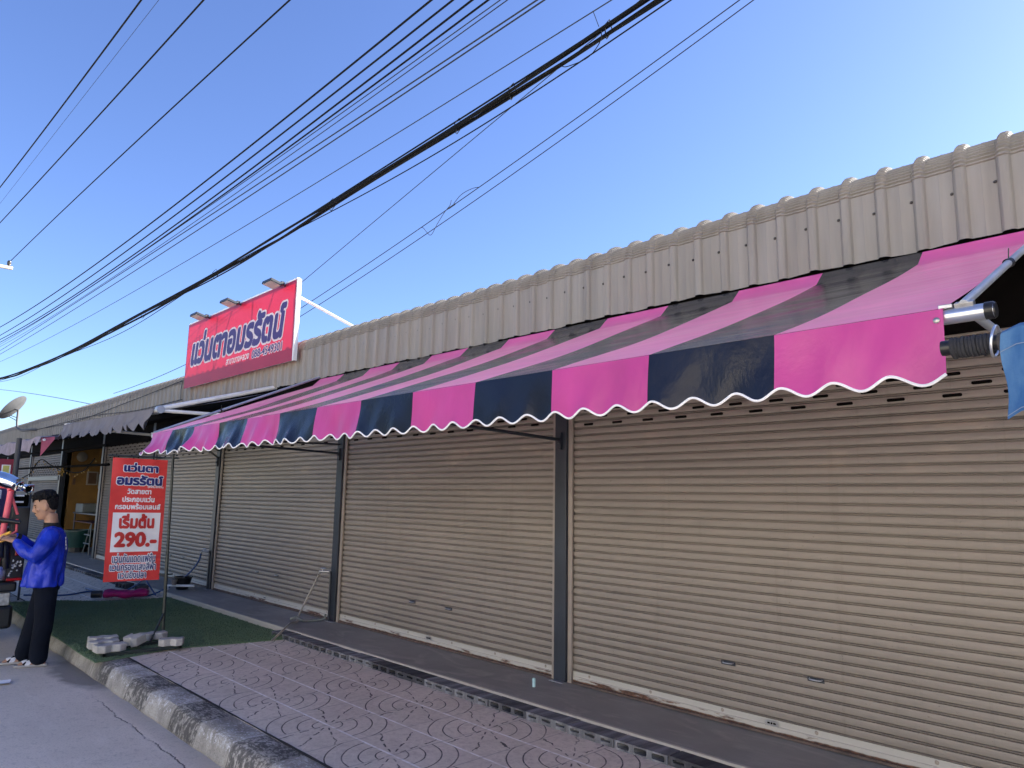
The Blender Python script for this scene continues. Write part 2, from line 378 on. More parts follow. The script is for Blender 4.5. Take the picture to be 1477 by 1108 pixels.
M = {}
M['slat_shaded'] = simple('shade_darkened_slats', (.115, .10, .088), .6, 0, .2, 2)  # slat colour darkened for the shade on the far-left shutters
M['fascia'] = m_fascia(); M['slat'] = m_shutter(); M['rust'] = m_rust(); M['pave'] = m_pave(); M['road'] = m_road(); M['kerb'] = m_kerb(); M['slab'] = m_slab(); M['turf'] = m_turf()
PINK = (.78, .045, .33); NAVY = (.007, .010, .024)
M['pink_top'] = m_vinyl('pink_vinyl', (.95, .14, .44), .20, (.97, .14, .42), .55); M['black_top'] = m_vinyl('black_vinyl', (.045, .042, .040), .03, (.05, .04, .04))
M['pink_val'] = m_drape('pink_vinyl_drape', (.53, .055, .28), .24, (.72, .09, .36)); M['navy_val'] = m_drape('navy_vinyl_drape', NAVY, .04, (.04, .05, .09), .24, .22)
M['white_trim'] = simple('white_piping', (.80, .80, .82), .55, var=.08)
M['alu'] = simple('brushed_aluminium', (.62, .64, .68), .28, .85, .08, 20, (.3, 4, 4)); M['alu_white'] = simple('white_painted_pipe', (.74, .74, .72), .4, 0, .08)
M['galv'] = simple('galvanised_pipe', (.40, .43, .47), .42, .5, .15)
M['black_plastic'] = simple('black_plastic', (.010, .010, .011), .35, 0, .2); M['dark_steel'] = simple('dark_painted_steel', (.018, .024, .035), .42, 0, .35, 5, (1, 1, .5), .1)
M['dark_iron'] = simple('dark_green_iron', (.022, .032, .028), .45, 0, .3)
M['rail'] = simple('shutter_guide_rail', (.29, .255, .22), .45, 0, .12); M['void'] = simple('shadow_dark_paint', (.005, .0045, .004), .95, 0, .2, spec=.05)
M['steel'] = simple('worn_steel', (.40, .40, .40), .35, .8, .3, 30); M['chrome'] = simple('chrome', (.80, .82, .84), .12, 1.0, .05)
M['screw'] = simple('dark_screw', (.06, .055, .05), .5, .4)
M['sign_red'] = m_sign('sign_red_sheet', (.33, .012, .042), .085, (.80, .03, .075)); M['sign_purple'] = m_sign('sign_purple_print', (.055, .03, .15), .10, (.13, .07, .33)); M['sign_white'] = m_sign('sign_white_print', (.66, .62, .62), .09, (.80, .72, .72))
M['ban_red'] = m_cloth('banner_red_vinyl', (.66, .06, .058), .10, .32, 3.5, .02, False); M['ban_navy'] = simple('banner_navy_ink', (.015, .022, .16), .35, var=.1); M['ban_white'] = simple('banner_white_ink', (.78, .80, .84), .35, var=.05); M['ban_ink_red'] = simple('banner_red_ink', (.50, .03, .03), .35, var=.1)
M['denim'] = m_denim(); M['block'] = m_block(); M['paver'] = m_paver(); M['grey_cloth'] = m_cloth('grey_canvas', (.17, .165, .18), .12, .8, 9, .012)
M['faded_cloth'] = m_cloth('faded_mauve_canvas', (.30, .25, .27), .2, .8, 5, .03); M['red_cloth'] = m_cloth('dusty_red_canvas', (.42, .11, .15), .25, .8, 5, .03)
M['magenta_cloth'] = m_cloth('magenta_vinyl_bag', (.30, .012, .115), .2, .35, 9, .03, False)
M['wire'] = simple('black_cable_sheath', (.006, .0065, .007), .85, 0, .2, spec=.15); M['wire_grey'] = simple('weathered_grey_cable', (.03, .036, .045), .8, 0, .2, spec=.2)
M['ceramic'] = simple('brown_insulator', (.05, .045, .04), .25); M['pole_conc'] = simple('pole_concrete', (.42, .40, .36), .85, 0, .12, 6)
M['dish'] = simple('dish_grey_metal', (.05, .053, .06), .6); M['yellow_wall'] = simple('ochre_plaster', (.20, .105, .022), .8, 0, .2, 3); M['plaster'] = simple('grey_plaster', (.30, .29, .27), .85, 0, .15, 3)
M['skin'] = simple('skin', (.36, .20, .125), .5, 0, .10, 14); M['hair'] = simple('black_hair', (.007, .0065, .007), .75, 0, .5, 60, (1, 1, .3), .9, 90, .008, spec=.15)
M['blue_shirt'] = m_cloth('blue_jersey', (.006, .03, .42), .3, .42, 9, .03, True, .4); M['trousers'] = m_cloth('navy_trousers', (.0025, .005, .012), .3, .95, 5, .03)
M['black_cloth'] = m_cloth('black_knit', (.012, .012, .013), .2, .8, 20, .01); M['white_rubber'] = simple('white_sandal_strap', (.70, .70, .70), .5); M['sole'] = simple('sandal_sole', (.35, .34, .33), .6)
M['hose_blue'] = simple('blue_hose', (.03, .07, .20), .4); M['hose_clear'] = simple('yellowed_clear_hose', (.30, .28, .24), .3); M['pvc'] = simple('white_pvc', (.62, .66, .68), .4); M['brass'] = simple('tap_metal', (.40, .40, .40), .3, .8)
M['truck_black'] = simple('black_vehicle_paint', (.009, .009, .010), .3, 0, .3); M['truck_frame'] = simple('pink_red_frame_paint', (.70, .10, .13), .4, 0, .15); M['rubber'] = simple('tyre_rubber', (.022, .022, .024), .8, 0, .2); M['red_lens'] = simple('red_lens', (.35, .01, .01), .15); M['clear_lens'] = simple('clear_lens', (.62, .64, .66), .12, .2)
M['green_tub'] = simple('green_plastic', (.006, .045, .036), .4); M['pot'] = simple('aluminium_pot', (.60, .60, .58), .25, .9); M['wood_dark'] = simple('dark_wood', (.10, .055, .03), .6); M['cream'] = simple('cream_plastic', (.26, .24, .20), .5)
M['dull_fit'] = simple('dull_green_grey_pipe', (.13, .15, .145), .5); M['gold'] = simple('gold_tinsel', (.30, .19, .05), .4, .5); M['yellow'] = simple('yellow_strap', (.70, .38, .05), .6); M['cyan'] = simple('pale_blue_plastic', (.40, .62, .66), .3); M['paper'] = simple('white_paper', (.75, .76, .78), .7); M['leaf'] = simple('dry_leaf', (.50, .45, .32), .8)
M['m_red_board'] = simple('maroon_board', (.22, .01, .03), .4); M['m_purple_board'] = simple('purple_board', (.045, .025, .12), .4); M['lime'] = simple('lime_letter', (.55, .52, .12), .5)

# ------------------------------------------------------------------ lettering (glyphs of Blender's own font, thickened on a grid)
def glyph_grid(body, res=72, bold=.045, lines=1.0):
    cu = bpy.data.curves.new('tmp', 'FONT'); cu.body = body; cu.size = 1; cu.resolution_u = 4
    o = bpy.data.objects.new('tmp', cu); COL.objects.link(o)
    dg = bpy.context.evaluated_depsgraph_get(); dg.update()
    me = bpy.data.meshes.new_from_object(o.evaluated_get(dg)); me.calc_loop_triangles()
    V = np.array([v.co[:2] for v in me.vertices]); Tr = np.array([t.vertices[:] for t in me.loop_triangles])
    bpy.data.objects.remove(o); bpy.data.curves.remove(cu); bpy.data.meshes.remove(me)
    pad = int(res * .25); x0, y0 = V.min(0); x1, y1 = V.max(0)
    nx, ny = int((x1-x0)*res) + 2*pad + 1, int((y1-y0)*res) + 2*pad + 1
    A = np.zeros((ny, nx), bool); P = (V - [x0, y0]) * res + pad
    for t in Tr:
        a, b, c = P[t]
        lo = np.floor(np.minimum(np.minimum(a, b), c)).astype(int); hi = np.ceil(np.maximum(np.maximum(a, b), c)).astype(int)
        den = (b[1]-c[1])*(a[0]-c[0]) + (c[0]-b[0])*(a[1]-c[1])
        if abs(den) < 1e-9: continue
        yy, xx = np.mgrid[lo[1]:hi[1]+1, lo[0]:hi[0]+1] 
        l1 = ((b[1]-c[1])*(xx-c[0]) + (c[0]-b[0])*(yy-c[1])) / den; l2 = ((c[1]-a[1])*(xx-c[0]) + (a[0]-c[0])*(yy-c[1])) / den
        A[lo[1]:hi[1]+1, lo[0]:hi[0]+1] |= (l1 >= -1e-6) & (l2 >= -1e-6) & (l1+l2 <= 1+1e-6)
    return A, res, bold
def dilate(A, R):
    B = A.copy(); r = int(math.ceil(R))
    for dy in range(-r, r+1):
        w_ = R*R - dy*dy
        if w_ < 0: continue
        k = int(math.sqrt(w_)); row = np.roll(A, dy, 0); acc = row.copy()
        for dx in range(1, k+1): acc |= np.roll(row, dx, 1) | np.roll(row, -dx, 1)
        B |= acc
    return B
def runs(B):
    rect = []; act = {}
    for j in range(B.shape[0]):
        d = np.diff(np.concatenate(([0], B[j].astype(np.int8), [0]))); st = np.where(d == 1)[0]; en = np.where(d == -1)[0]
        cur = {}
        for a, b in zip(st, en):
            cur[(a, b)] = act.pop((a, b), j)
        for (a, b), j0 in act.items(): rect.append((a, b, j0, j))
        act = cur
    for (a, b), j0 in act.items(): rect.append((a, b, j0, B.shape[0]))
    out = []
    for a, b, j0, j1 in rect:
        k = max(1, math.ceil((b-a)/9)); l = max(1, math.ceil((j1-j0)/9))
        for i in range(k):
            for j in range(l): out.append((a + (b-a)*i/k, a + (b-a)*(i+1)/k, j0 + (j1-j0)*j/l, j0 + (j1-j0)*(j+1)/l))
    return out
_gc = {}
def lettering(body, box, place, layers, parent, res=72, bold=.045, name='lettering', shear=0):
    """box = (u0,u1,v0,v1) in board metres; place(u,v,d) -> point; layers = [(extra dilation in em, material, stand-off)]"""
    A, res, bold = glyph_grid(body, res, bold)
    B0 = dilate(A, bold*res); ys, xs = np.where(B0); bx0, bx1, by0, by1 = xs.min(), xs.max()+1, ys.min(), ys.max()+1
    u0, u1, v0, v1 = box; sx = (u1-u0)/(bx1-bx0); sy = (v1-v0)/(by1-by0)
    for ext, mat, d in layers:
        B = dilate(B0, ext*res) if ext else B0
        mb = MB()
        for a, b, j0, j1 in runs(B):
            q = []
            for i, j in ((a, j0), (b, j0), (b, j1), (a, j1)):
                v = v0 + (j-by0)*sy; u = u0 + (i-bx0)*sx + shear*(v-v0)
                q.append(place(u, v, d))
            mb.add(q, [(0, 1, 2, 3)])
        o = mb.build(name if not ext else 'letter_outline', mat, solid=1); W(o, parent)

# ================================================================== SETTING
def struct(name, mb, mat, **k): return tag(mb.build(name, mat, **k), kind='structure')
mb = MB(); mb.box((-70, -2.085, -.5), (12, -.60, ZP)); struct('pavement', mb, M['pave'])
mb = MB(); mb.box((-70, -.598, -.5), (12, 9, 0)); struct('shop_floor_slab', mb, M['slab'], bevel=.008)
mb = MB(); mb.add([(-400, -12, ZR), (400, -12, ZR), (400, -2.2, ZR), (-400, -2.2, ZR)], [(0, 1, 2, 3)]); struct('road', mb, M['road'])
mb = MB(); mb.add([(-900, -900, -.24), (900, -900, -.24), (900, 900, -.24), (-900, 900, -.24)], [(0, 1, 2, 3)])
struct('ground', mb, simple('dry_ground', (.30, .26, .20), .9, 0, .2, .3))
def kerb():
    mb = MB(); pr = [(-2.087, -.30), (-2.087, ZP-.002), (-2.20, ZP+.001), (-2.268, ZP-.003), (-2.290, ZP-.020), (-2.308, -.13), (-2.328, -.21), (-2.33, -.30)]
    n = 380; x0, x1 = -60, 8
    off = np.cumsum(RNG.normal(0, 1, n+1)); off -= np.linspace(off[0], off[-1], n+1)
    def fn(i, j):
        x = x0 + (x1-x0)*i; y, z = pr[int(round(j*(len(pr)-1)))]
        k = int(round(i*n)); jit = .004*math.sin(x*9.3)+.003*math.sin(x*23.1+1)
        if y < -2.15: y += jit + RNG.normal(0, .0015); z += RNG.normal(0, .0012)
        return (x, y, z)
    mb.grid(fn, n, len(pr)-1); return struct('kerb', mb, M['kerb'], smooth=40)
kerb()
# dark joint between kerb and tiles
mb = MB(); n = 300
for i in range(n):
    x0, x1 = -14 + 18*i/n, -14 + 18*(i+1)/n
    a, b = (.008 + .010*abs(math.sin(x*2.1)) + .004*abs(math.sin(x*13)) for x in (x0, x1))
    mb.add([(x0, -2.085-a*.5, ZP+.0035), (x1, -2.085-b*.5, ZP+.0035), (x1, -2.085+b*.6, ZP+.0035), (x0, -2.085+a*.6, ZP+.0035)], [(0, 1, 2, 3)])
struct('pavement_joint', mb, simple('dark_soil_joint', (.045, .04, .035), .95))
# far side of the street: only seen in reflections and from other positions
mb = MB(); mb.box((-90, -15, -.4), (60, -12, -.07)); struct('far_pavement', mb, simple('far_pavement_concrete', (.40, .38, .35), .85))

# ================================================================== SHOP ROW
POSTS = [2.73, -.53, -3.782, -7.056, -10.405, -13.25, -16.27, -19.68, -23.1, -26.4, -29.7, -33.0]
shop = thing('shop_row', (0, 0, 0), 'long single-storey shop row with beige ribbed metal fascia above closed roller shutters', 'building')
def fascia():
    pitch = .183; x1, x0 = 3.1, -62.0
    n = int((x1-x0)/pitch)
    xs, hs = [], []
    for k in range(n):
        b = x1 - (k+1)*pitch + .0366
        for dx, h in ((0, 0), (.052, 0), (.060, .0025), (.068, 0), (.120, 0), (.130, .016), (.139, .023), (.164, .023), (.174, .016)):
            xs.append(b+dx); hs.append(h)
    order = np.argsort(xs); xs = np.array(xs)[order]; hs = np.array(hs)[order]
    prof = [(-.30, 2.590, 0), (-.30, 2.80, 0), (-.30, 2.958, 0)]
    R = .14; nc = 12
    for k in range(nc):
        for fr_, dep in ((0, -.005), (.28, .0065), (.52, .0065), (.82, -.005)):
            a = (k + fr_)/nc * math.radians(96)
            prof.append((-.30 + R*(1-math.cos(a)), 2.958 + R*math.sin(a), dep))
    prof += [(-.15, 3.098, 0), (1.2, 3.02, 0), (8.6, 2.55, 0)]
    nrm = []
    for i in range(len(prof)):
        p0, p1 = prof[max(i-1, 0)], prof[min(i+1, len(prof)-1)]
        d = Vector((0, p1[0]-p0[0], p1[1]-p0[1])).normalized(); nrm.append(Vector((0, -d.z, d.y)))
    mb = MB(); nx = len(xs)
    sag = lambda x: .004*math.sin(x*1.7) + .003*math.sin(x*.6+2)
    for i, (y, z, dep) in enumerate(prof):
        for x, h in zip(xs, hs):
            o = nrm[i]*(h + dep)
            wob = .004*math.sin(x*7.7+1.3) + .003*math.sin(x*17.9) if i == 0 else 0
            mb.v.append((x, y + o.y + sag(x)*.4, z + o.z + sag(x) + wob))
    for i in range(len(prof)-1):
        for k in range(nx-1): mb.face((i*nx+k, i*nx+k+1, (i+1)*nx+k+1, (i+1)*nx+k))
    o = mb.build('fascia', M['fascia'], smooth=18); W(o, shop)
    # screws along the ribs, the hundred nearest as pieces of their own
    sc = MB(); sc.lathe([(.0, .006), (.005, .0055), (.0075, .002), (.0085, 0), (.0085, -.003)], 8)
    proto = sc.build('screw', M['screw'], smooth=True); proto.rotation_euler = (math.radians(90), 0, 0); proto.parent = o
    rest = MB(); cnt = 0
    for k in range(2, 250):
        b = x1 - (k+1)*pitch + .0366 + .112
        if b < -45: break
        z = 2.845 + RNG.normal(0, .008); 
        cnt += 1
        if cnt <= 70:
            c = proto if cnt == 1 else proto.copy()
            if cnt > 1: COL.objects.link(c)
            c.parent = o; c.location = (b, -.301, z)
        elif k % 2: rest.obox((b, -.304, z), ((1,0,0),(0,1,0),(0,0,1)), (.008, .003, .008))
    tag(W(rest.build('screw', M['screw']), o), kind='stuff')
fascia()
# carcass: soffit beam, roof, side and rear walls, partition walls
mb = MB(); mb.box((-62, -.24, 2.50), (3.0, .10, 2.94)); W(mb.build('soffit_beam', M['void']), shop)
mb = MB(); mb.box((-62, 8.3, 0), (3.0, 8.5, 2.5)); mb.box((2.8, .1, 0), (3.0, 8.29, 2.5)); W(mb.build('rear_wall', M['plaster']), shop)
for x in POSTS[1:]:
    mb = MB(); mb.box((x-.05, .16, 0), (x+.05, 8.28, 2.55)); W(mb.build('partition_wall', M['yellow_wall'] if x in (-19.68, -16.27) else M['plaster']), shop)
mb = MB(); mb.box((-19.62, 3.6, 0.0), (-16.33, 3.72, 2.5)); W(mb.build('inner_wall', M['yellow_wall']), shop)
mb = MB(); mb.box((-62, .11, 2.56), (2.79, 8.29, 2.60)); W(mb.build('ceiling', M['plaster']), shop)
mb = MB()
for xa, xb in zip(POSTS[1:], POSTS[:-1]): mb.box((xa+.0595, -.045, 2.20), (xb-.0595, .05, 2.499))
W(mb.build('shadow_hood', M['void']), shop)  # near-black boxes paint in the shade under the fascia
def post(x):
    mb = MB(); mb.box((x-.0575, -.055, .006), (x+.0575, .06, 2.52)); o = W(mb.build('post', M['dark_steel'], bevel=.004), shop)
    mb = MB(); mb.box((x-.075, -.085, 0.001), (x+.06, .06, .0055)); W(mb.build('base_plate', M['galv']), o)
for x in POSTS: post(x)
def slot(mb, x, z, L=.092, h=.0185, y=-.0085, m=1):
    p = []
    for k in range(12):
        a = 2*math.pi*k/12; cx = (L/2-h/2)*(1 if math.cos(a) > 0 else -1)
        p.append((x+cx+h/2*math.cos(a), y, z+h/2*math.sin(a)))
    mb.add(p, [tuple(range(12))], m)
SP = .0535
def shutter(xl, xr, handles=True, perf=(1.885, 1.94, 1.995), seed=0, ph=0.0, big=True):
    L, Rr = xl+.0575+.003, xr-.0575-.003
    z0, z1 = .085, 2.50
    mb = MB(); prof = []; z = z0 + ph
    prof.append((.002, z0))
    while z < z1:
        for y, dz in ((-.0015, .0), (.013, .0012), (.013, .0042), (-.0015, .0054), (-.0038, .0080), (-.0015, .0106), (.013, .0118), (.013, .0150), (-.0025, .0162), (-.0048, .028), (-.0050, .040), (-.0030, .0520)):
            prof.append((y, z+dz))
        z += SP
    a, b = L+.022, Rr-.022; nx = 10
    for y, z in prof:
        for i in range(nx+1):
            x = a+(b-a)*i/nx; mb.v.append((x, y + .003*math.sin(x*2.1+seed)*math.sin(z*2.4+seed), z))
    for j in range(len(prof)-1):
        for i in range(nx): mb.face((j*(nx+1)+i, j*(nx+1)+i+1, (j+1)*(nx+1)+i+1, (j+1)*(nx+1)+i))
    for r, zz in enumerate(perf):
        x = a + .16 + (.135 if r % 2 else 0)
        while x < b - .1: slot(mb, x, zz); x += .2705
    o = W(mb.build('roller_shutter', [M['slat'] if big or handles else M['slat_shaded'], M['void']], smooth=35), shop)
    for s in (0, 1):
        mb = MB(); xx = (L, L+.038) if s == 0 else (Rr-.038, Rr)
        mb.box((xx[0], -.032, .003), (xx[1], -.013, 2.51)); W(mb.build('guide_rail', M['rail'], bevel=.002), o)
    mb = MB()
    n = 120
    def fn(i, j):
        x = a+(b-a)*i; P = [(-.004, .018), (-.012, .018), (-.012, .050), (-.006, .054), (-.006, .088)]
        return (x, *P[int(round(j*4))])
    mb.grid(fn, n, 4); q = W(mb.build('bottom_rail', M['rust']), o)
    mb = MB(); mb.box((a, -.030, .004), (b, .02, .0175)); W(mb.build('threshold_strip', simple('brown_threshold', (.10, .072, .06), .6, var=.3) if 'thr' not in M else M['thr']), o)
    if big:
        for k in range(6):
            x = a + .1 + (b-a-.2)*k/5 + RNG.normal(0, .04)
            mb = MB(); mb.lathe([(0, .004), (.008, .003), (.011, 0)], 10, (0, 0, 0)); s_ = mb.build('rivet', M['rail'], smooth=True); s_.rotation_euler = (math.radians(90), 0, 0); s_.location = (x, -.0065, .072); s_.parent = o
    if handles:
        mid = (a+b)/2
        for dx in (-.27, .27):
            mb = MB(); x, zz = mid+dx, .352
            mb.box((x-.048, -.0085, zz-.012), (x+.048, -.006, zz+.012)); h = W(mb.build('handle_plate', M['dark_steel'], bevel=.002), o)
            mb = MB(); mb.tube(spline([(x-.036, -.009, zz+.004), (x-.03, -.018, zz+.001), (x, -.021, zz), (x+.03, -.018, zz+.001), (x+.036, -.009, zz+.004)], 3), .004, 6)
            mb.box((x-.03, -.0095, zz-.009), (x+.03, -.0087, zz-.001), 1); W(mb.build('handle', [M['steel'], M['void']], smooth=True), o)
        mb = MB(); x, zz = mid, .066
        for k in range(1): 
            slot(mb, x, zz, .085, .032, -.0125, 0); slot(mb, x-.018, zz, .018, .010, -.0132, 1); slot(mb, x+.018, zz, .018, .010, -.0132, 1); slot(mb, x, zz, .012, .012, -.0132, 1)
        W(mb.build('lock_plate', [M['steel'], M['void']], solid=1), o)
    return o
M['thr'] = simple('brown_threshold', (.10, .072, .06), .6, var=.3)
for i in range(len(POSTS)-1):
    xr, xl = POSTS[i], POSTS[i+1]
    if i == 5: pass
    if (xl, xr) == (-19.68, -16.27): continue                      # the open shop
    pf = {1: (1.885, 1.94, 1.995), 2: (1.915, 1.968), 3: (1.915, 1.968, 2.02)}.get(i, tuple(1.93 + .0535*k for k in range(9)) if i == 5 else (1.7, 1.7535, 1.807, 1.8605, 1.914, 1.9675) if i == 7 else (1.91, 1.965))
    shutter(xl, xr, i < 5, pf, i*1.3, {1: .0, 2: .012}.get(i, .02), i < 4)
# dark header frame over the far-left shutter
mb = MB(); mb.box((-23.04, -.07, 1.56), (-19.74, -.04, 1.66)); W(mb.build('header_bar', M['dark_steel']), shop)

# ================================================================== STRIPED AWNING
X0 = -.603; NS = 13; SW = .5
yf = lambda x: -1.922 + .008*(x-X0)
zf = lambda x: 1.879 + .003*(x-X0)
aw = thing('striped_awning', (-3.85, -1.2, 1.9), 'big pink and black striped vinyl awning with white-piped scalloped valance', 'awning')
def canopy():
    mb = MB(); nu, nv = NS*14, 28
    def fn(u, v):
        x = X0 - NS*SW + NS*SW*u; y0, z0 = -.405, 2.487
        if v < 2.5/nv:
            w_ = v*nv/2; return (x, -.318 + (y0+.318)*w_, 2.572 + (z0-2.572)*w_)
        v = (v - 2/nv)/(1 - 2/nv)
        y = y0 + (yf(x)-y0)*v; z = z0 + (zf(x)-z0)*v
        edge = min(u, 1-u)*NS*SW
        sg = .020*math.sin(math.pi*v)*min(1, edge/.5) 
        z -= sg + .004*math.sin(x*3.1+v*4)*math.sin(math.pi*v) + .0025*math.sin(x*11+v*9)*math.sin(math.pi*v)
        return (x, y, z)
    mb.grid(fn, nu, nv, mf=lambda i, j: (i//14) % 2)
    return W(mb.build('canopy', [M['pink_top'], M['black_top']], smooth=True), aw)
canopy()
def scallop(x):                                                      # 0 at the cusps, 1 at the lobes
    q = ((X0 - x)/.1667 + .12) % 1.0
    return .5 - .5*math.cos(2*math.pi*(q**.9))
NR = np.random.default_rng(3)
fold_ph = NR.uniform(0, 6.28, 8)
def val_pt(x, v):
    wind = max(0, (-3.2-x)/3.9); wind = min(1, wind)**1.1
    bot = .182 + .034*scallop(x)
    d = v*bot
    amp = (.006 + .020*wind)*v
    fo = amp*(math.sin(x*7.3+fold_ph[0]+v*1.2) + .7*math.sin(x*15.1+fold_ph[1]-v*2) + .4*math.sin(x*33+fold_ph[2]+v*3))
    y = yf(x) - .004 - .012*v - fo - .055*wind*v*v
    xx = x - (.02*wind*v*v) - (.06*v*v*max(0, (-6.6-x)/.5) if x < -6.6 else 0) - .4*fo*wind
    z = zf(x) - .002 - d*(1 - .06*wind) + .010*wind*v*math.sin(x*9)
    return Vector((xx, y, z))
mb = MB(); per = 44
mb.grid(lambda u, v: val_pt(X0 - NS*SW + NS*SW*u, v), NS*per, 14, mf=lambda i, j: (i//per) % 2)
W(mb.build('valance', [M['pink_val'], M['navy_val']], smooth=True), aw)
mb = MB(); pts = [val_pt(X0 - NS*SW*k/720, 1.0) for k in range(721)]
mb.tube(pts, .0046, 6); W(mb.build('piping', M['white_trim'], smooth=True), aw)
mb = MB(); mb.tube([(X0+.118, yf(X0)+.026, zf(X0)-.020), (X0-NS*SW-.06, yf(X0-6.5)+.026, zf(X0-6.5)-.020)], .0225, 20); tb = W(mb.build('roller_tube', M['alu'], smooth=40), aw)
for xa, xb in ((X0+.096, X0+.122), (X0-NS*SW-.065, X0-NS*SW-.04)):
    mb = MB(); mb.tube([(xa, yf(xa)+.026, zf(xa)-.020), (xb-.006, yf(xb)+.026, zf(xb)-.020), (xb, yf(xb)+.026, zf(xb)-.020)], [.0245, .0245, .020], 20); W(mb.build('end_cap', M['black_plastic'] if xa > -1 else M['galv'], smooth=40), tb)
for xa in (X0+.048, X0-NS*SW-.025):
    mb = MB(); mb.tube([(xa, yf(xa)+.012, zf(xa)+.006), (xa, -.28, 2.612)], .0125, 12); a_ = W(mb.build('side_arm', M['galv'], smooth=40), aw)
    mb = MB(); mb.obox((xa, yf(xa)+.022, zf(xa)+.008), ((1,0,0),(0,1,.44),(0,-.44,1)), (.024, .013, .007)); mb.obox((xa-.045, yf(xa)+.018, zf(xa)+.006), ((1,0,0),(0,1,0),(0,0,1)), (.018, .012, .006)); W(mb.build('clamp', M['steel'], bevel=.002), a_)
    t = .36; c = Vector((xa, yf(xa)+.012, zf(xa)+.006)).lerp(Vector((xa, -.28, 2.612)), t)
    mb = MB(); mb.tube([c + Vector((-.004, -.008, -.004)), c + Vector((.004, .008, .004))], .0165, 12); mb.tube([c+Vector((0, 0, .012)), c+Vector((.004, -.004, .05))], .002, 5); W(mb.build('cable_tie', M['black_plastic']), a_)
for x in (-.53, -3.782, -7.056, -10.405):
    if x < -8: xe, ye, ze = -7.0, -1.75, 1.90
    else: xe, ye, ze = x, yf(x)+.03, zf(x)-.03
    for dz, r in (((0, .0125),) if x > -5 else ((0, .012), (.10, .010))):
        mb = MB(); mb.tube([(x, -.06, 1.775 + dz - (.0 if x > -8 else -.05)), (xe, ye, ze)], r, 10); W(mb.build('support_strut', M['galv'] if x > -1 else M['dark_steel'], smooth=40), aw)
for x in (-.53, -3.782, -7.056, -10.405):
    mb = MB(); mb.box((x-.02, -.075, 1.70), (x+.02, -.056, 1.83)); mb.box((x-.012, -.085, 1.745), (x+.012, -.074, 1.77)); W(mb.build('bracket', M['dark_steel']), aw)
mb = MB(); mb.lathe([(0, .003), (.007, .002), (.009, 0)], 10); o = mb.build('rivet', M['steel'], smooth=True); o.rotation_euler = (math.radians(90), 0, 0)
o.parent = aw; o.location = Vector((X0-.017, yf(X0)-.009, zf(X0)-.034)) - aw.location

# ================================================================== GREY AWNING, FAR-LEFT AWNING, NEIGHBOUR AWNING
g1 = thing('canvas_awning', (-10.4, -1.2, 2.2), 'plain grey canvas awning with pointed scallops left of the striped awning', 'awning')
GX0, GX1, GY = -12.42, -8.36, -1.6
mb = MB()
def gval(u, v):
    x = GX0 + (GX1-GX0)*u; zt = 2.292 - .066*(x-GX0)/(GX1-GX0)
    q = ((x-GX0)/.29) % 1.0; sc = abs(q-.5)*2
    d = v*(.235 - .085*(sc**1.5))
    return (x - .07*v*v*(1-u*.3), GY - .05*v*v - .02*v*math.sin(x*9.7)-.012*v*math.sin(x*23), zt - d)
mb.grid(gval, 112, 8); W(mb.build('valance', M['grey_cloth'], smooth=True), g1)
mb = MB(); mb.grid(lambda u, v: (GX0 + (GX1-GX0)*u, GY + 1.25*v, 2.294 - .066*u + .30*v - .03*math.sin(math.pi*v)), 20, 8); W(mb.build('canopy', M['grey_cloth'], smooth=True), g1)
mb = MB(); mb.tube([(GX0-.05, GY+.03, 2.262), (GX1+.10, GY+.03, 2.197)], .022, 12); tb = W(mb.build('roller_tube', M['alu_white'], smooth=40), g1)
mb = MB(); mb.tube([(GX1+.08, GY+.02, 2.206), (GX1+.16, GY+.02, 2.204)], .042, 14); W(mb.build('end_cap', M['galv'], smooth=40), tb)
for x, z in ((GX0+.02, 2.27), (GX1+.12, 2.205)):
    mb = MB(); mb.tube([(x, GY+.02, z+.01), (x, -.28, 2.60)], .026, 12); W(mb.build('side_arm', M['alu_white'], smooth=40), g1)
    mb = MB(); mb.tube([(x, GY+.04, z-.01), (x+.02, -.06, 2.22)], .02, 12); W(mb.build('support_strut', M['alu_white'], smooth=40), g1)
g2 = thing('sagging_awning', (-15.5, -1.2, 2.0), 'small faded mauve awning with red side flap near the satellite dish', 'awning')
mb = MB()
def pl(u, v):
    x = -19.5 + 5.7*u; ztop = 2.50 - .02*u
    y = -.34 - 1.26*v; z = ztop - .30*v - .05*math.sin(math.pi*v) - .02*math.sin(x*5)*v
    return (x, y, z)
mb.grid(pl, 40, 10); W(mb.build('canopy', M['faded_cloth'], smooth=True), g2)
mb = MB()
def pv(u, v):
    x = -19.5 + 5.7*u; b = Vector(pl(u, 1)); d = .215 + .03*math.sin(x*6) - (.02 if u > .85 else 0)
    if u > .86: d = .10 + .05*math.sin(u*40)
    return (x + .05*v, b.y - .03*v - .03*v*math.sin(x*4), b.z - d*v)
mb.grid(pv, 60, 6); W(mb.build('valance', M['faded_cloth'], smooth=True), g2)
mb = MB(); e0 = Vector(pl(1, .86)); e1 = Vector(pl(1, 1))
mb.grid(lambda u, v: tuple(e0.lerp(e1, u) + Vector((.03 + .03*v, 0, -(.02+.30*v)*(.15+.85*u)))), 8, 6); W(mb.build('side_flap', M['red_cloth'], smooth=True), g2)
mb = MB(); mb.tube([(-19.6, -1.57, 2.15), (-13.72, -1.57, 2.13)], .020, 10); W(mb.build('front_bar', M['alu_white'], smooth=40), g2)
mb = MB(); mb.tube([(-13.6, -.9, 2.42), (-13.75, -.34, 2.48)], .07, 10); mb.tube([(-13.5, -1.0, 2.40), (-13.1, -1.35, 2.33)], .02, 8); W(mb.build('roll_end', M['black_plastic'], smooth=40), g2)

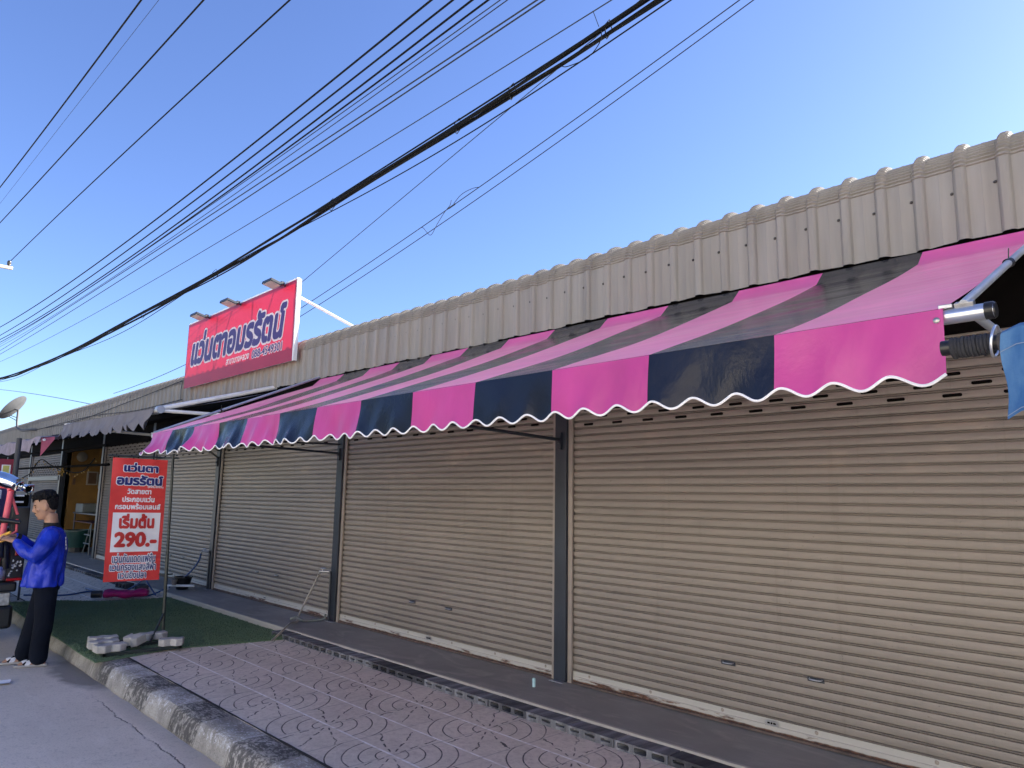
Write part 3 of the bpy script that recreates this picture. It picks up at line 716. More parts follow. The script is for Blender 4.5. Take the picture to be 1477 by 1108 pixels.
nb = thing('neighbour_awning', (0, -2.2, 1.75), 'rope-bound black awning pole with faded blue denim-like drape at right edge', 'awning')
A, B = Vector((-.538, -2.2, 1.710)), Vector((-.40, -2.2, 1.706))
mb = MB(); mb.tube([A, (1.8, -2.2, 1.69)], .0185, 18); W(mb.build('roller_tube', M['black_plastic'], smooth=40), nb)
mb = MB(); pts = []
for k in range(11*16):
    t = k/16; x = -.516 + .0078*t; a = 2*math.pi*t; rr = .0215 + .0015*math.sin(t*2.3)
    pts.append((x, -2.2 + rr*math.cos(a), 1.7075 + rr*math.sin(a)))
mb.tube(pts, .0050, 6); W(mb.build('rope', simple('black_rope', (.018, .019, .024), .85, 0, .4, 200), smooth=True), nb)
mb = MB(); pts = [(-.425 + .006*math.sin(a), -2.2 + .036*math.cos(a), 1.712 + .036*math.sin(a)) for a in [2*math.pi*k/24 for k in range(25)]]
mb.tube(pts, .0033, 8); W(mb.build('ring', M['alu'], smooth=True), nb)
mb = MB(); mb.tube([(-.417, -2.2, 1.7075), (-.38, -2.2, 1.7075)], .024, 14); W(mb.build('rope_knot', simple('dirty_rope', (.06, .055, .055), .9)), nb)
mb = MB()
def dn(u, v):
    x = -.408 + 2.1*u; lift = .022*min(1, u/.018)
    z = 1.722 + lift*.7 - v*(.196 + .01*math.sin(x*9))
    return (x - .004*math.sin(v*7) + .012*v*(1-min(1, u*30)) - .006*v, -2.228 - .012*v - .018*v*math.sin(x*16+.6), z)
mb.grid(dn, 120, 14)
mb.grid(lambda u, v: (-.408 + 2.1*u, -2.226 + .05*v, 1.722 + .0154*min(1, u/.018) + .012*math.sin(math.pi*v)), 60, 4)
W(mb.build('drape', M['denim'], smooth=True), nb)
mb = MB(); mb.grid(lambda u, v: tuple(Vector(dn(u, .21 + .012*v)) + Vector((0, -.003, 0))), 120, 1); mb.grid(lambda u, v: tuple(Vector(dn(u, .955 + .012*v)) + Vector((0, -.003, 0))), 120, 1)
W(mb.build('stitched_seam', simple('pale_stitch', (.16, .22, .32), .9)), nb)
mb = MB(); mb.grid(lambda u, v: (-.395 + 2.1*u, -2.19 + 1.85*v, 1.735 + .84*v - .02*math.sin(math.pi*v)), 24, 10); 
o = W(mb.build('canopy', M['denim'], smooth=True), nb)
for v in o.data.vertices: v.co.x += .42

# ================================================================== SHOP SIGN
sx0, sx1, sz0, sz1, sy = -11.02, -7.63, 2.835, 3.80, -.40
sign = thing('shop_sign', ((sx0+sx1)/2, sy, sz0), 'red shop signboard with purple Thai lettering and phone number standing on fascia', 'signboard')
SPL = lambda u, v, d: (sx0+u, sy-d, sz0+v)
mb = MB(); mb.grid(lambda u, v: SPL((sx1-sx0)*u, (sz1-sz0)*v, 0), 1, 1); W(mb.build('sign_sheet', M['sign_red'], solid=1), sign)
LW, LH = sx1-sx0, sz1-sz0
mb = MB()
for a, b in (((.015, .015), (LW-.015, .015)), ((.015, LH-.015), (LW-.015, LH-.015)), ((.015, .015), (.015, LH-.015)), ((LW-.015, .015), (LW-.015, LH-.015)), ((1.09, 0), (1.09, LH)), ((2.22, 0), (2.22, LH)), ((.5, LH), (0.02, .2)), ((1.60, LH), (1.02, .03)), ((2.83, LH), (2.25, .03)), ((.02, .48), (LW, .48))):
    if a[1] == b[1] == .48: continue
    mb.tube([SPL(a[0], a[1], -.022), SPL(b[0], b[1], -.022)], .0135, 6)
W(mb.build('frame', M['galv']), sign)
mb = MB(); mb.box((sx1, sy-.002, sz0), (sx1+.028, sy+.045, sz1)); mb.box((sx0, sy+.001, sz1), (sx1, sy+.045, sz1+.02)); W(mb.build('side_trim', M['alu_white']), sign)
mb = MB(); mb.tube([(sx1-.02, sy+.05, 3.60), (-7.15, .55, 3.10)], .016, 10); W(mb.build('brace', M['alu_white'], smooth=40), sign); mb = MB(); mb.tube([(sx0+.5, sy+.05, 3.60), (-10.0, .8, 3.10)], .016, 10); W(mb.build('brace', M['alu_white'], smooth=40), sign)
L3 = [(.052, M['sign_white'], .0015), (0, M['sign_purple'], .003)]
lettering('แว่นตาอมรรัตน์', (.19, 3.12, .315, .79), SPL, L3, sign, 84, .052, shear=.16)
lettering('088-4549301', (2.29, 3.11, .165, .268), SPL, [(.07, M['sign_white'], .0015), (0, M['sign_purple'], .003)], sign, 60, .028, shear=.12)
lettering('สาขาบางหลวง', (1.50, 2.215, .172, .25), SPL, [(0, M['sign_white'], .003)], sign, 60, .045, shear=.12)
for lx in (-10.27, -9.22, -7.97):
    fl = MB(); c = Vector((lx, -.545, 3.785))
    fl.obox(c, ((1, 0, 0), (0, 1, -.25), (0, .25, 1)), (.12, .075, .018)); q = W(fl.build('floodlight', M['dark_steel'], bevel=.006), sign)
    fl = MB(); fl.obox(c + Vector((0, -.005, -.019)), ((1, 0, 0), (0, 1, -.25), (0, .25, 1)), (.105, .062, .003)); W(fl.build('lens', simple('floodlight_glass', (.55, .5, .5), .15) if 'fg' not in M else M['fg']), q)
    fl = MB(); fl.tube([(lx+.05, sy+.02, 3.77), (lx+.05, -.44, 3.785), (lx+.02, -.50, 3.79)], .012, 8); fl.obox((lx+.05, -.455, 3.79), ((1,0,0),(0,1,0),(0,0,1)), (.05, .02, .02)); W(fl.build('arm', M['dark_steel']), q)

# ================================================================== BANNER STAND
bs = thing('banner_stand', (-7.4, -1.9, ZP+.012), 'red spectacle-shop banner hanging on thin dark iron stand', 'banner')
ZT = ZP + .012
mb = MB()
fx0, fx1, fy0, fy1 = -7.46, -6.93, -2.25, -1.64
for a, b in (((fx0, fy0), (fx1, fy0)), ((fx1, fy0), (fx1, fy1)), ((fx0, fy1), (fx1, fy1)), ((fx0, fy0), (fx0, fy1)), ((-7.22, fy0), (-7.22, fy1))):
    lo = (min(a[0], b[0])-.014, min(a[1], b[1])-.014, ZT+.002); hi = (max(a[0], b[0])+.014, max(a[1], b[1])+.014, ZT+.03); mb.box(lo, hi)
W(mb.build('base_frame', M['dark_iron'], bevel=.002), bs)
PT = Vector((-7.53, -1.638, 1.705)); PB = Vector((-7.495, -1.601, ZT+.03))
mb = MB(); mb.tube([PB, PB.lerp(PT, .45)], .0155, 12); mb.tube([PB.lerp(PT, .45), PT], .0125, 12); W(mb.build('pole', M['dark_iron'], smooth=40), bs)
mb = MB(); mb.tube([PB.lerp(PT, .115), (-7.22, -1.80, ZT+.03)], .010, 8); mb.tube([(-7.495, -1.60, ZT+.02), (-7.45, -1.64, ZT+.02)], .014, 8); W(mb.build('brace', M['dark_iron']), bs)
for q in (.975, .325):
    c = PB.lerp(PT, q); mb = MB(); mb.tube([c + Vector((0, .06, 0)), c, (-7.585, -1.70, c.z), (-7.585, -2.20, c.z)], .0075, 8); W(mb.build('cross_arm', M['dark_iron']), bs)
BTL, BTR, BBL, BBR = Vector((-7.554, -2.171, 1.641)), Vector((-7.564, -1.674, 1.638)), Vector((-7.539, -2.156, .499)), Vector((-7.553, -1.662, .491))
BW, BH = .497, 1.145
def BPL(u, v, d):                                                   # u right, v down (fractions of the banner)
    a = BTL.lerp(BTR, u); b = BBL.lerp(BBR, u); p = a.lerp(b, v)
    wob = .004*math.sin(u*7+v*9)*math.sin(math.pi*u) + .0015*math.sin(u*13-v*11)
    return p + Vector((.004 + d + wob, 0, 0))
mb = MB(); mb.grid(lambda u, v: BPL(u, v, 0), 40, 80); ban = W(mb.build('banner', M['ban_red'], smooth=True, solid=1), bs)
mb = MB()
def bq(u0, u1, v0, v1, d, n=12):
    mb.grid(lambda u, v: BPL(u0+(u1-u0)*u, v0+(v1-v0)*v, d), n, n)
bq(.075, .937, .447, .765, .004, 40); W(mb.build('price_panel', M['ban_white'], smooth=True, solid=1), ban)
bpl = lambda u, v, d: BPL(u/BW, 1 - v/BH, d)
def bl(t, u0, u1, v0, v1, layers, bold=.040, res=56):
    lettering(t, (u0*BW, u1*BW, (1-v1)*BH, (1-v0)*BH), bpl, layers, ban, res, bold)
OUT = [(.07, M['ban_white'], .004), (0, M['ban_navy'], .008)]
bl('แว่นตา', .20, .83, .035, .112, OUT, .055); bl('อมรรัตน์', .095, .935, .136, .222, OUT, .055)
WH = [(0, M['ban_white'], .005)]
bl('(สาขาบางหลวง)', .66, .95, .226, .246, WH, .03, 40)
bl('วัดสายตา', .30, .73, .247, .294, WH); bl('ประกอบแว่น', .22, .80, .308, .36, WH); bl('กรอบพร้อมเลนส์', .10, .92, .369, .42, WH)
RD = [(0, M['ban_ink_red'], .008)]
bl('เริ่มต้น', .19, .83, .455, .577, RD, .06); bl('290.-', .13, .90, .602, .727, RD, .055)
O2 = [(.10, M['ban_white'], .004), (0, M['ban_navy'], .008)]
bl('แว่นกันแดดแฟชั่น', .125, .895, .778, .850, O2, .022); bl('แว่นกรองแสงสีฟ้า', .095, .915, .848, .914, O2, .022); bl('แว่นยิงปลา', .255, .75, .915, .978, O2, .022)

# zig-zag pavers weighing the stand down
def paver(c, rz, tilt, label, L=.235, Wd=.118, h=.062):
    mb = MB(); k = .02
    poly = [(-L/2, -Wd/2+k), (-L/4, -Wd/2-k*.6), (0, -Wd/2+k), (L/4, -Wd/2-k*.6), (L/2, -Wd/2+k), (L/2, Wd/2+k*.6), (L/4, Wd/2-k), (0, Wd/2+k*.6), (-L/4, Wd/2-k), (-L/2, Wd/2+k*.6)]
    mb.prism(poly, 0, h); o = mb.build('concrete_paver', M['paver'], bevel=.008); o.location = c; o.rotation_euler = (tilt[0], tilt[1], rz)
    return tag(o, label, 'paving block', 'paving blocks on the banner stand')
zb = ZT + .031
paver((-7.40, -2.14, zb), 1.45, (0, 0), 'rear left grey zigzag paving block on banner stand base')
paver((-7.20, -2.19, zb+.0), 1.50, (.0, 0.0), 'middle grey zigzag paving block among the three on the stand left side')
paver((-7.00, -2.19, zb), 1.62, (0, 0), 'nearest grey zigzag paving block at the kerb corner of the stand')
paver((-7.13, -1.965, zb+.012), .5, (.22, 0), 'tilted grey paving block standing alone mid-frame on the banner stand', .15, .115, .075)
paver((-7.33, -1.74, zb), 1.55, (0, 0), 'grey paving block beside the foot of the banner pole', .23)
paver((-6.95, -1.71, zb), 1.10, (0, 0), 'right-hand grey paving block on stand edge over the tiles', .2)

# ================================================================== TURF, HOLLOW BLOCKS, HOSES, SMALL THINGS
tpoly = [(-6.80, -2.352), (-6.86, -2.09), (-6.985, -1.66), (-6.90, -1.378), (-6.78, -.725), (-6.84, -.612), (-8.0, -.606), (-9.4, -.604), (-10.30, -.606), (-10.30, -.86), (-10.43, -1.36), (-10.85, -1.83), (-11.0, -2.33), (-9.0, -2.345)]
def turf():
    bm = bmesh.new(); vs = [bm.verts.new((x, y, ZP+.004)) for x, y in tpoly]; bm.faces.new(vs)
    bmesh.ops.triangulate(bm, faces=bm.faces); bmesh.ops.subdivide_edges(bm, edges=bm.edges, cuts=20, use_grid_fill=True)
    top = list(bm.faces); 
    for v in bm.verts: v.co.z += .008 + .003*math.sin(v.co.x*5)*math.sin(v.co.y*6)
    r = bmesh.ops.extrude_face_region(bm, geom=top)
    for g_ in r['geom']:
        if isinstance(g_, bmesh.types.BMVert): g_.co.z -= .0095
    bmesh.ops.recalc_face_normals(bm, faces=bm.faces)
    me = bpy.data.meshes.new('turf_mat'); bm.to_mesh(me); bm.free(); me.materials.append(M['turf'])
    o = bpy.data.objects.new('turf_mat', me); COL.objects.link(o)
    tag(o, 'dark green artificial turf mat laid on the pavement under the banner stand', 'turf mat')
    # pile: short tufts standing in the mat
    mb = MB(); R2 = np.random.default_rng(5)
    def inside(x, y):
        c = False; n = len(tpoly)
        for i in range(n):
            (x1, y1), (x2, y2) = tpoly[i], tpoly[(i+1) % n]
            if (y1 > y) != (y2 > y) and x < (x2-x1)*(y-y1)/(y2-y1)+x1: c = not c
        return c
    n = 0
    while n < 42000:
        x, y = R2.uniform(-11, -6.77), R2.uniform(-2.36, -.6)
        if not inside(x, y): continue
        n += 1; a = R2.uniform(0, 6.28); h = R2.uniform(.008, .017); w_ = .005
        lx, ly = R2.normal(0, .006, 2); z = ZP + .011
        mb.add([(x-w_*math.cos(a), y-w_*math.sin(a), z), (x+w_*math.cos(a), y+w_*math.sin(a), z), (x+lx, y+ly, z+h)], [(0, 1, 2)], 0)
    p = mb.build('pile', M['turf'], solid=1); p.parent = o; tag(p, kind='stuff')
turf()

def hollow_block(filled):
    L, D, H = .350, .125, .049
    mb = MB(); t = .012
    def rr(cx, hw, z0, z1, k=12):
        out = []; r = min(hw, (z1-z0)/2)*.75; zc = (z0+z1)/2; hz = (z1-z0)/2
        for i in range(k):
            a = 2*math.pi*(i+.5)/k; ca, sa = math.cos(a), math.sin(a)
            out.append((cx + (hw-r)*(1 if ca > 0 else -1) + r*ca, zc + (hz-r)*(1 if sa > 0 else -1) + r*sa))
        return out
    cw = L/3
    for c in range(3):
        cx = -L/2 + cw*(c+.5); z0, z1 = (.009, H-.009) if not filled else (.020, H-.013)
        hole = rr(cx, cw*.36 if not filled else cw*.30, z0, z1)
        if filled: hole = [(x + .003*math.sin(i*2.3+c), z + .003*math.sin(i*3.1+c*2)) for i, (x, z) in enumerate(hole)]
        k = len(hole); outer = []
        for i in range(k):
            a = 2*math.pi*(i+.5)/k; ca, sa = math.cos(a), math.sin(a); s_ = 1/max(abs(ca), abs(sa))
            outer.append((cx + cw/2*ca*s_, H/2 + H/2*sa*s_))
        b = len(mb.v); dep = .1 if not filled else .03
        mb.v += [(x, 0, z) for x, z in outer] + [(x, 0, z) for x, z in hole] + [(x, dep, z) for x, z in hole]
        for i in range(k):
            j = (i+1) % k; mb.face((b+i, b+j, b+k+j, b+k+i)); mb.face((b+k+i, b+k+j, b+2*k+j, b+2*k+i), 0)
        mb.face([b+2*k+i for i in range(k)])
    mb.box((-L/2, .0005, 0), (L/2, D, H)) if False else None
    b = len(mb.v); x0, x1 = -L/2, L/2
    mb.v += [(x0,0,0),(x1,0,0),(x1,D,0),(x0,D,0),(x0,0,H),(x1,0,H),(x1,D,H),(x0,D,H)]
    for f in ((0,3,2,1),(4,5,6,7),(1,2,6,5),(2,3,7,6),(3,0,4,7)): mb.face([b+i for i in f])
    return mb
PB_ = [hollow_block(0).build('hollow_block', M['block'], solid=1), hollow_block(1).build('hollow_block', M['block'], solid=1)]
used = set(); k = 0; x = -7.02 + .175
RB = np.random.default_rng(21)
seq = [0, 0, 0, 0, 1, 0, 1, 1, 1, 0, 1, 1, 0, 1, 0, 1, 0]
nn = 0
while x < -1.3:
    f_ = seq[k % len(seq)]
    o = PB_[f_] if f_ not in used else PB_[f_].copy()
    if f_ in used: COL.objects.link(o)
    used.add(f_); o.location = (x, -.727 + RB.normal(0, .004), ZP + .0005); o.rotation_euler = (RB.normal(0, .008), RB.normal(0, .006), RB.normal(0, .012))
    nn += 1; words = ['first', 'second', 'third', 'fourth', 'fifth', 'sixth', 'seventh', 'eighth', 'ninth', 'tenth', 'eleventh', 'twelfth', 'thirteenth', 'fourteenth', 'fifteenth', 'sixteenth', 'seventeenth', 'eighteenth']
    tag(o, ('grey concrete block with three open holes, %s in the row from the turf' if not f_ else 'grey concrete block with half-clogged holes, %s in the row from the turf') % words[min(nn-1, 17)], 'concrete block', 'hollow blocks lined up along the shop step')
    x += .357; k += 1
for i, (x, y, rz) in enumerate(((-11.72, -.80, .15), (-11.30, -.70, -.1))):
    o = PB_[0].copy(); COL.objects.link(o); o.location = (x, y, ZP+.001); o.scale = (.9, 1, 1.6); o.rotation_euler = (0, 0, rz)
    tag(o, ('hollow block behind the magenta bag, nearer the open shop', 'hollow block behind the magenta bag, nearer the blue hose')[i], 'concrete block', 'two hollow blocks behind the magenta bag')
for i in range(10):
    x = -12.3 - .36*i; o = PB_[i % 2].copy(); COL.objects.link(o); o.location = (x, -.727, ZP+.0005); o.rotation_euler = (0, 0, RB.normal(0, .01))
    tag(o, 'dark hollow block in the far row along the step before the open shop', 'concrete block', 'far row of hollow blocks before the open shop')

def hose(name, pts, r, mat, label):
    mb = MB(); mb.tube(spline(pts, 8), r, 8); return tag(mb.build(name, mat, smooth=True), label, 'hose')
def tap(loc, label):
    t = thing('water_tap', loc, label, 'tap')
    mb = MB(); mb.tube([(.06, .04, 0), (.0, 0, 0), (-.05, -.02, 0)], .013, 10); mb.tube([(-.045, -.02, 0), (-.055, -.022, -.03)], .012, 10); mb.build('spout', M['brass'], t, smooth=40)
    mb = MB(); mb.tube([(-.01, -.005, 0), (-.01, -.005, .03)], .009, 8); mb.tube([(-.04, -.012, .032), (.03, .006, .034)], .007, 8); mb.build('handle', M['brass'], t, smooth=40)
    mb = MB(); mb.tube([(.062, .045, .0), (.066, .048, -.03), (.066, .048, -loc[2]+.006)], .011, 8); mb.build('riser_pipe', M['dark_steel'], t, smooth=40)
    return t
tap((-7.165, -.11, .512), 'metal tap with clear hose on post beside second large shutter')
tap((-10.48, -.11, .515), 'metal tap with blue hose on post above the black bucket')
hose('clear_hose', [(-7.22, -.135, .475), (-7.26, -.16, .38), (-7.30, -.22, .22), (-7.30, -.30, .06), (-7.22, -.36, .012), (-7.08, -.50, .03), (-6.92, -.62, .035), (-6.80, -.75, .0), (-6.74, -.86, ZP+.012)], .011, M['hose_clear'], 'yellowed clear hose hanging from the tap down to the turf corner')
hose('blue_hose', [(-10.54, -.135, .48), (-10.56, -.15, .38), (-10.62, -.22, .24), (-10.66, -.34, .12), (-10.66, -.50, .03), (-10.64, -.66, -.03), (-10.60, -.80, ZP+.015), (-10.85, -.92, ZP+.013), (-11.2, -.85, ZP+.013), (-11.0, -1.05, ZP+.013), (-11.3, -1.15, ZP+.013), (-11.9, -1.2, ZP+.013)], .012, M['hose_blue'], 'blue hose running from tap to coil behind the magenta bag')
hose('blue_hose', [(-10.45, -.72, ZP+.03), (-10.55, -.80, .12), (-10.75, -.78, .17), (-10.95, -.82, .06), (-11.15, -.98, ZP+.012), (-11.5, -1.25, ZP+.012), (-11.3, -1.6, ZP+.012), (-11.6, -2.0, ZP+.012)], .011, M['hose_blue'], 'looped loose end of blue hose under the banner')
bk = thing('black_bucket', (-10.60, -.33, .004), 'black plastic bucket standing on the step by the post', 'bucket')
mb = MB(); mb.lathe([(0, .0), (.075, .0), (.08, .01), (.118, .155), (.124, .158), (.124, .17), (.112, .17), (.075, .02), (0, .02)], 20); mb.build('bucket_body', M['black_plastic'], bk, smooth=40)
mb = MB(); mb.obox((.12, 0, .17), ((1,0,0),(0,1,0),(0,0,1)), (.02, .03, .012)); mb.build('grip', M['black_plastic'], bk, bevel=.004)
t_ = MB(); t_.tube([(-10.66, -.50, .006), (-10.66, -.50, .06), (-10.60, -.46, .062), (-10.36, -.26, .066)], .0165, 10); tag(t_.build('pvc_pipe', M['pvc'], smooth=40), 'white pvc elbow pipe lying in front of the black bucket', 'pipe')
t_ = MB(); t_.lathe([(0, 0), (.03, 0), (.034, .03), (.042, .075), (.036, .078), (0, .07)], 12, (-10.56, -.46, .075)); tag(t_.build('grey_cup', simple('grey_cup_plastic', (.16, .155, .15), .5), smooth=40), 'small grey cup leaning on the front of the black bucket', 'cup')
t_ = MB(); t_.tube([(-7.20, -.30, .012), (-7.16, -.12, .012), (-7.13, -.09, .03), (-7.12, -.085, .07)], .0125, 8); t_.tube([(-7.36, -.36, .02), (-7.30, -.33, .045), (-7.20, -.30, .016)], .015, 8); tag(t_.build('pipe_fitting', M['dull_fit'], smooth=40), 'grey pipe fittings lying at the foot of the post below the tap', 'pipe fitting')

bag = thing('magenta_bag', (-10.55, -1.04, ZP+.016), 'folded magenta vinyl bag with black end lying on the turf', 'bag')
ax = Vector((.30, .60, 0)).normalized(); sd_ = Vector((ax.y, -ax.x, 0))
mb = MB(); secs = []
for i in range(13):
    t = i/12; c = ax*(-.27 + .52*t) + Vector((0, 0, .052 + .008*math.sin(t*9)))
    wv = 1 + .12*math.sin(t*13) - (.25 if t > .95 else 0)
    secs.append((c, sd_*(.095*wv), Vector((0, 0, .052*(1+.12*math.sin(t*17))*(1 if t < .95 else .7)))))
mb.loft(secs, 18); mb.build('bag_body', M['magenta_cloth'], bag, smooth=60)
mb = MB(); mb.tube([ax*-.42 + Vector((0,0,.05)), ax*-.30 + Vector((0,0,.05))], .048, 14); mb.build('black_end', M['black_plastic'], bag, smooth=40)
t_ = MB(); t_.lathe([(0, 0), (.011, 0), (.012, .03), (.0135, .055), (.008, .06), (0, .06)], 10, (-3.80, -.30, 0.001)); tag(t_.build('plastic_cap', M['cyan'], smooth=40), 'tiny pale blue plastic tube standing on the step near the big post', 'plastic tube')
t_ = MB(); t_.grid(lambda u, v: (-7.23 + .13*u + .03*v, -2.93 + .085*v - .03*u, ZR+.004+.02*(u-.5)**2*4*.5 + .004*v), 6, 3); tag(t_.build('paper_scrap', M['paper'], smooth=True), 'white scrap of paper on the road in front of the man', 'paper')
t_ = MB(); t_.grid(lambda u, v: (-7.28 + .10*u, -2.30 + .06*u + .018*(v-.5)*math.sin(math.pi*u), ZR+.006+.016*math.sin(math.pi*u)+.01*abs(v-.5)), 6, 2); tag(t_.build('dry_leaf', M['leaf'], smooth=True), 'pale dry leaf lying in the gutter stain', 'leaf')

# ================================================================== SATELLITE DISH, WIRES, POLE
DN, DL = Vector((-0.417, -0.654, 0.631)), Vector((-0.168, -0.627, -0.761))
ds = thing('satellite_dish', (-21.36, -.36, 2.82), 'grey satellite dish on bent mast fixed to the fascia', 'satellite dish')
mb = MB(); mb.tube(spline([(-21.36, -.30, 2.82), (-21.7, -.42, 2.82), (-22.3, -.47, 2.84), (-22.72, -.5, 2.93), (-22.85, -.5, 3.08), (-22.9, -.5, 3.42)], 6), .028, 8); W(mb.build('mast', M['dish'], smooth=True), ds)
dc = Vector((-23.72, -.50, 3.55)); dn_ = DN.normalized()
q_ = dn_.to_track_quat('Z', 'Y').to_matrix()
mb = MB(); n = 32
def dsh(u, v):
    a = 2*math.pi*u; r = .41*v; return dc + q_ @ Vector((r*math.cos(a), r*math.sin(a), .09*(v*v) - .09))
mb.grid(dsh, n, 8); mb.grid(lambda u, v: dsh(u, 1-v) - dn_*.006, n, 8)
W(mb.build('reflector', M['dish'], smooth=60), ds)
mb = MB(); dl_ = DL; e = dc + dl_*.40; fcl = dc + dn_*.32 + dl_*.42; mb.tube([e, fcl], .010, 6); mb.tube([fcl, fcl - dn_*.14], .035, 10); W(mb.build('feed_arm', M['dish'], smooth=40), ds)
mb = MB(); mb.tube([Vector((-22.9, -.5, 3.4)), dc - dn_*.09], .02, 6); mb.tube([(-22.88, -.5, 3.12), dc + q_ @ Vector((0, -.25, -.06))], .010, 6); mb.tube([(-22.88, -.5, 3.2), dc + q_ @ Vector((.2, -.2, -.06))], .010, 6); W(mb.build('bracket', M['dish']), ds)

def quad_fit(pts):
    X = np.array([p[0] for p in pts]); Z = np.array([p[1] for p in pts])
    return np.polyfit(X, Z, 2 if len(pts) > 2 else 1)
def wire(pts, Y, r, label, x0=-46, x1=9, mat='wire', group=None, sag=0, name='overhead_cable', amp=0, ph=0, wx=2.0):
    c = quad_fit(pts); mb = MB(); P = []; n = 90 if not amp else 260
    for i in range(n+1):
        x = x0 + (x1-x0)*i/n; xx = min(max(x, -60), 14)
        P.append((x, Y + amp*math.sin(x*wx+ph), np.polyval(c, xx) + amp*.8*math.cos(x*wx*.83+ph*1.7)))
    mb.tube(P, r, 6); return tag(mb.build(name, M[mat], smooth=True), label, 'cable', group)
wire([(-18.59, 7.84), (-13, 7.44), (-8.89, 7.19)], -2.02, .0115, 'leftmost black power line crossing the top left sky', x0=-25.2)
wire([(-19.65, 7.82), (-8.76, 7.21)], -1.86, .003, 'hair-thin faint line beside the leftmost power line', mat='wire_grey', x0=-46)
wire([(-21.8, 8.04), (-14, 7.45), (-8.13, 7.04)], -1.55, .0115, 'second black power line from the left, without insulator in view', x0=-25.2)
wire([(-25.16, 8.0), (-12.51, 7.42), (-7.54, 7.14)], -.77, .0115, 'black power line that ends at the insulator on the crossarm', x0=-25.16)
E_ = [('uppermost black cable in the parallel run above the thick bundle', -.19, [(-29.97, 6.86), (-8.94, 6.31), (-5.49, 6.36)], .0125), ('second black cable in the parallel run above the thick bundle', 0.0, [(-31.14, 6.78), (-9.33, 6.34), (-5.37, 6.40)], .012),
      ('third black cable in the parallel run above the thick bundle', .15, [(-32.14, 6.8), (-9.64, 6.32), (-5.24, 6.41)], .0125), ('fourth black cable in the parallel run, close over thin grey ones', .25, [(-32.82, 6.81), (-9.85, 6.33), (-5.1, 6.39)], .0115),
      (None, .32, [(-33.24, 6.8), (-9.99, 6.36), (-5.0, 6.37)], .006), (None, .39, [(-33.7, 6.79), (-10.13, 6.34), (-4.97, 6.39)], .006),
      ('upper of the twin grey cables low in the parallel run', .55, [(-34.75, 6.8), (-10.47, 6.39), (-4.7, 6.33)], .009), ('lower of the twin grey cables low in the parallel run', .65, [(-35.37, 6.75), (-10.67, 6.38), (-4.69, 6.38)], .009)]
for lb, Y, p, r in E_: wire(p, Y, r, lb or 'thin grey cable squeezed between heavier cables of the parallel run', group='parallel cables above the bundle', mat='wire' if r > .01 else 'wire_grey', x0=-46)
wire([(-34.78, 6.36), (-10.49, 5.82), (-3.77, 5.87)], .6, .006, 'single thin grey cable between the parallel run and the bundle', mat='wire_grey')
GB = [(-30.97, 5.21), (-21.24, 4.84), (-16.79, 4.82), (-12.15, 4.85), (-9.41, 4.93), (-7.27, 5.01), (-5.67, 5.06), (-4.46, 5.14), (-2.99, 5.24)]
def gpt(x):
    xs = [p[0] for p in GB]; zs = [p[1] for p in GB]
    c = np.polyfit(xs, zs, 4); return np.polyval(c, x) if -31 < x < -2.9 else (np.polyval(c, -31) + (-31-x)*.05 if x <= -31 else np.polyval(c, -2.9) + (x+2.9)*.075)
for i, (dy, dz, r, amp, wx, ph) in enumerate(((0, .010, .0155, .006, .9, 0), (.03, -.022, .018, .010, 1.3, 1), (-.03, -.028, .013, .016, 1.1, 2.2), (.01, .038, .009, .010, .7, 3.1), (-.015, -.055, .0105, .026, .8, 4.0), (.03, -.075, .0065, .045, .6, 5.2))):
    mb = MB(); P = []
    for k in range(261):
        x = -46 + 55*k/260; P.append((x, .14 + dy + amp*math.sin(x*wx+ph), gpt(x) + dz + amp*math.cos(x*wx*.8+ph)))
    mb.tube(P, r, 7)
    tag(mb.build('bundle_cable', M['wire'], smooth=True), ('thickest black cable in the heavy drooping bundle', 'second thick cable twisted into the heavy bundle', 'medium black cable winding along the heavy bundle', 'slim upper cable riding on the heavy bundle', 'slack cable hanging slightly under the heavy bundle', 'thinnest loose strand looping below the heavy bundle')[i], 'cable', 'cables of the heavy bundle')
mb = MB()
for x in (-3.45, -4.6, -5.4, -7.9, -11.6, -15.2): 
    mb.tube([(x-.02, .13, gpt(x)-.10), (x, .09, gpt(x)-.01), (x+.01, .14, gpt(x)+.06), (x, .19, gpt(x)-.01), (x-.02, .14, gpt(x)-.10)], .005, 5)
mb.tube(spline([(-3.5, .1, 5.2), (-3.47, .06, 5.05), (-3.62, .08, 4.98), (-3.85, .08, 5.0), (-3.95, .1, 5.06)], 6), .004, 5); mb.tube([(-3.52, .1, 5.22), (-3.55, .06, 5.36)], .003, 5)
tag(mb.build('cable_ties', M['wire'], smooth=True), 'wire ties with loose tails binding the heavy cable bundle', 'cable tie')
wire([(-9.73, 4.41), (-6.33, 5.16), (-4.12, 5.64)], .68, .0045, 'thin wire rising from behind the signboard to the bundle', x0=-10.5, x1=-3.4, mat='wire_grey')
wire([(-10.7, 4.43), (-7.03, 5.02), (-2.9, 5.8)], 1.34, .0055, 'upper of two thin wires right of the sign, carrying the splice', x0=-13, x1=9, mat='wire_grey')
wire([(-11.64, 4.38), (-7.77, 4.99), (-2.92, 5.95)], 1.62, .0055, 'lower of two thin wires running to the right of the sign', x0=-13, x1=9, mat='wire_grey')
mb = MB(); 
cc = quad_fit([(-10.7, 4.43), (-7.03, 5.02), (-2.9, 5.8)]); zf_ = lambda x: np.polyval(cc, x)
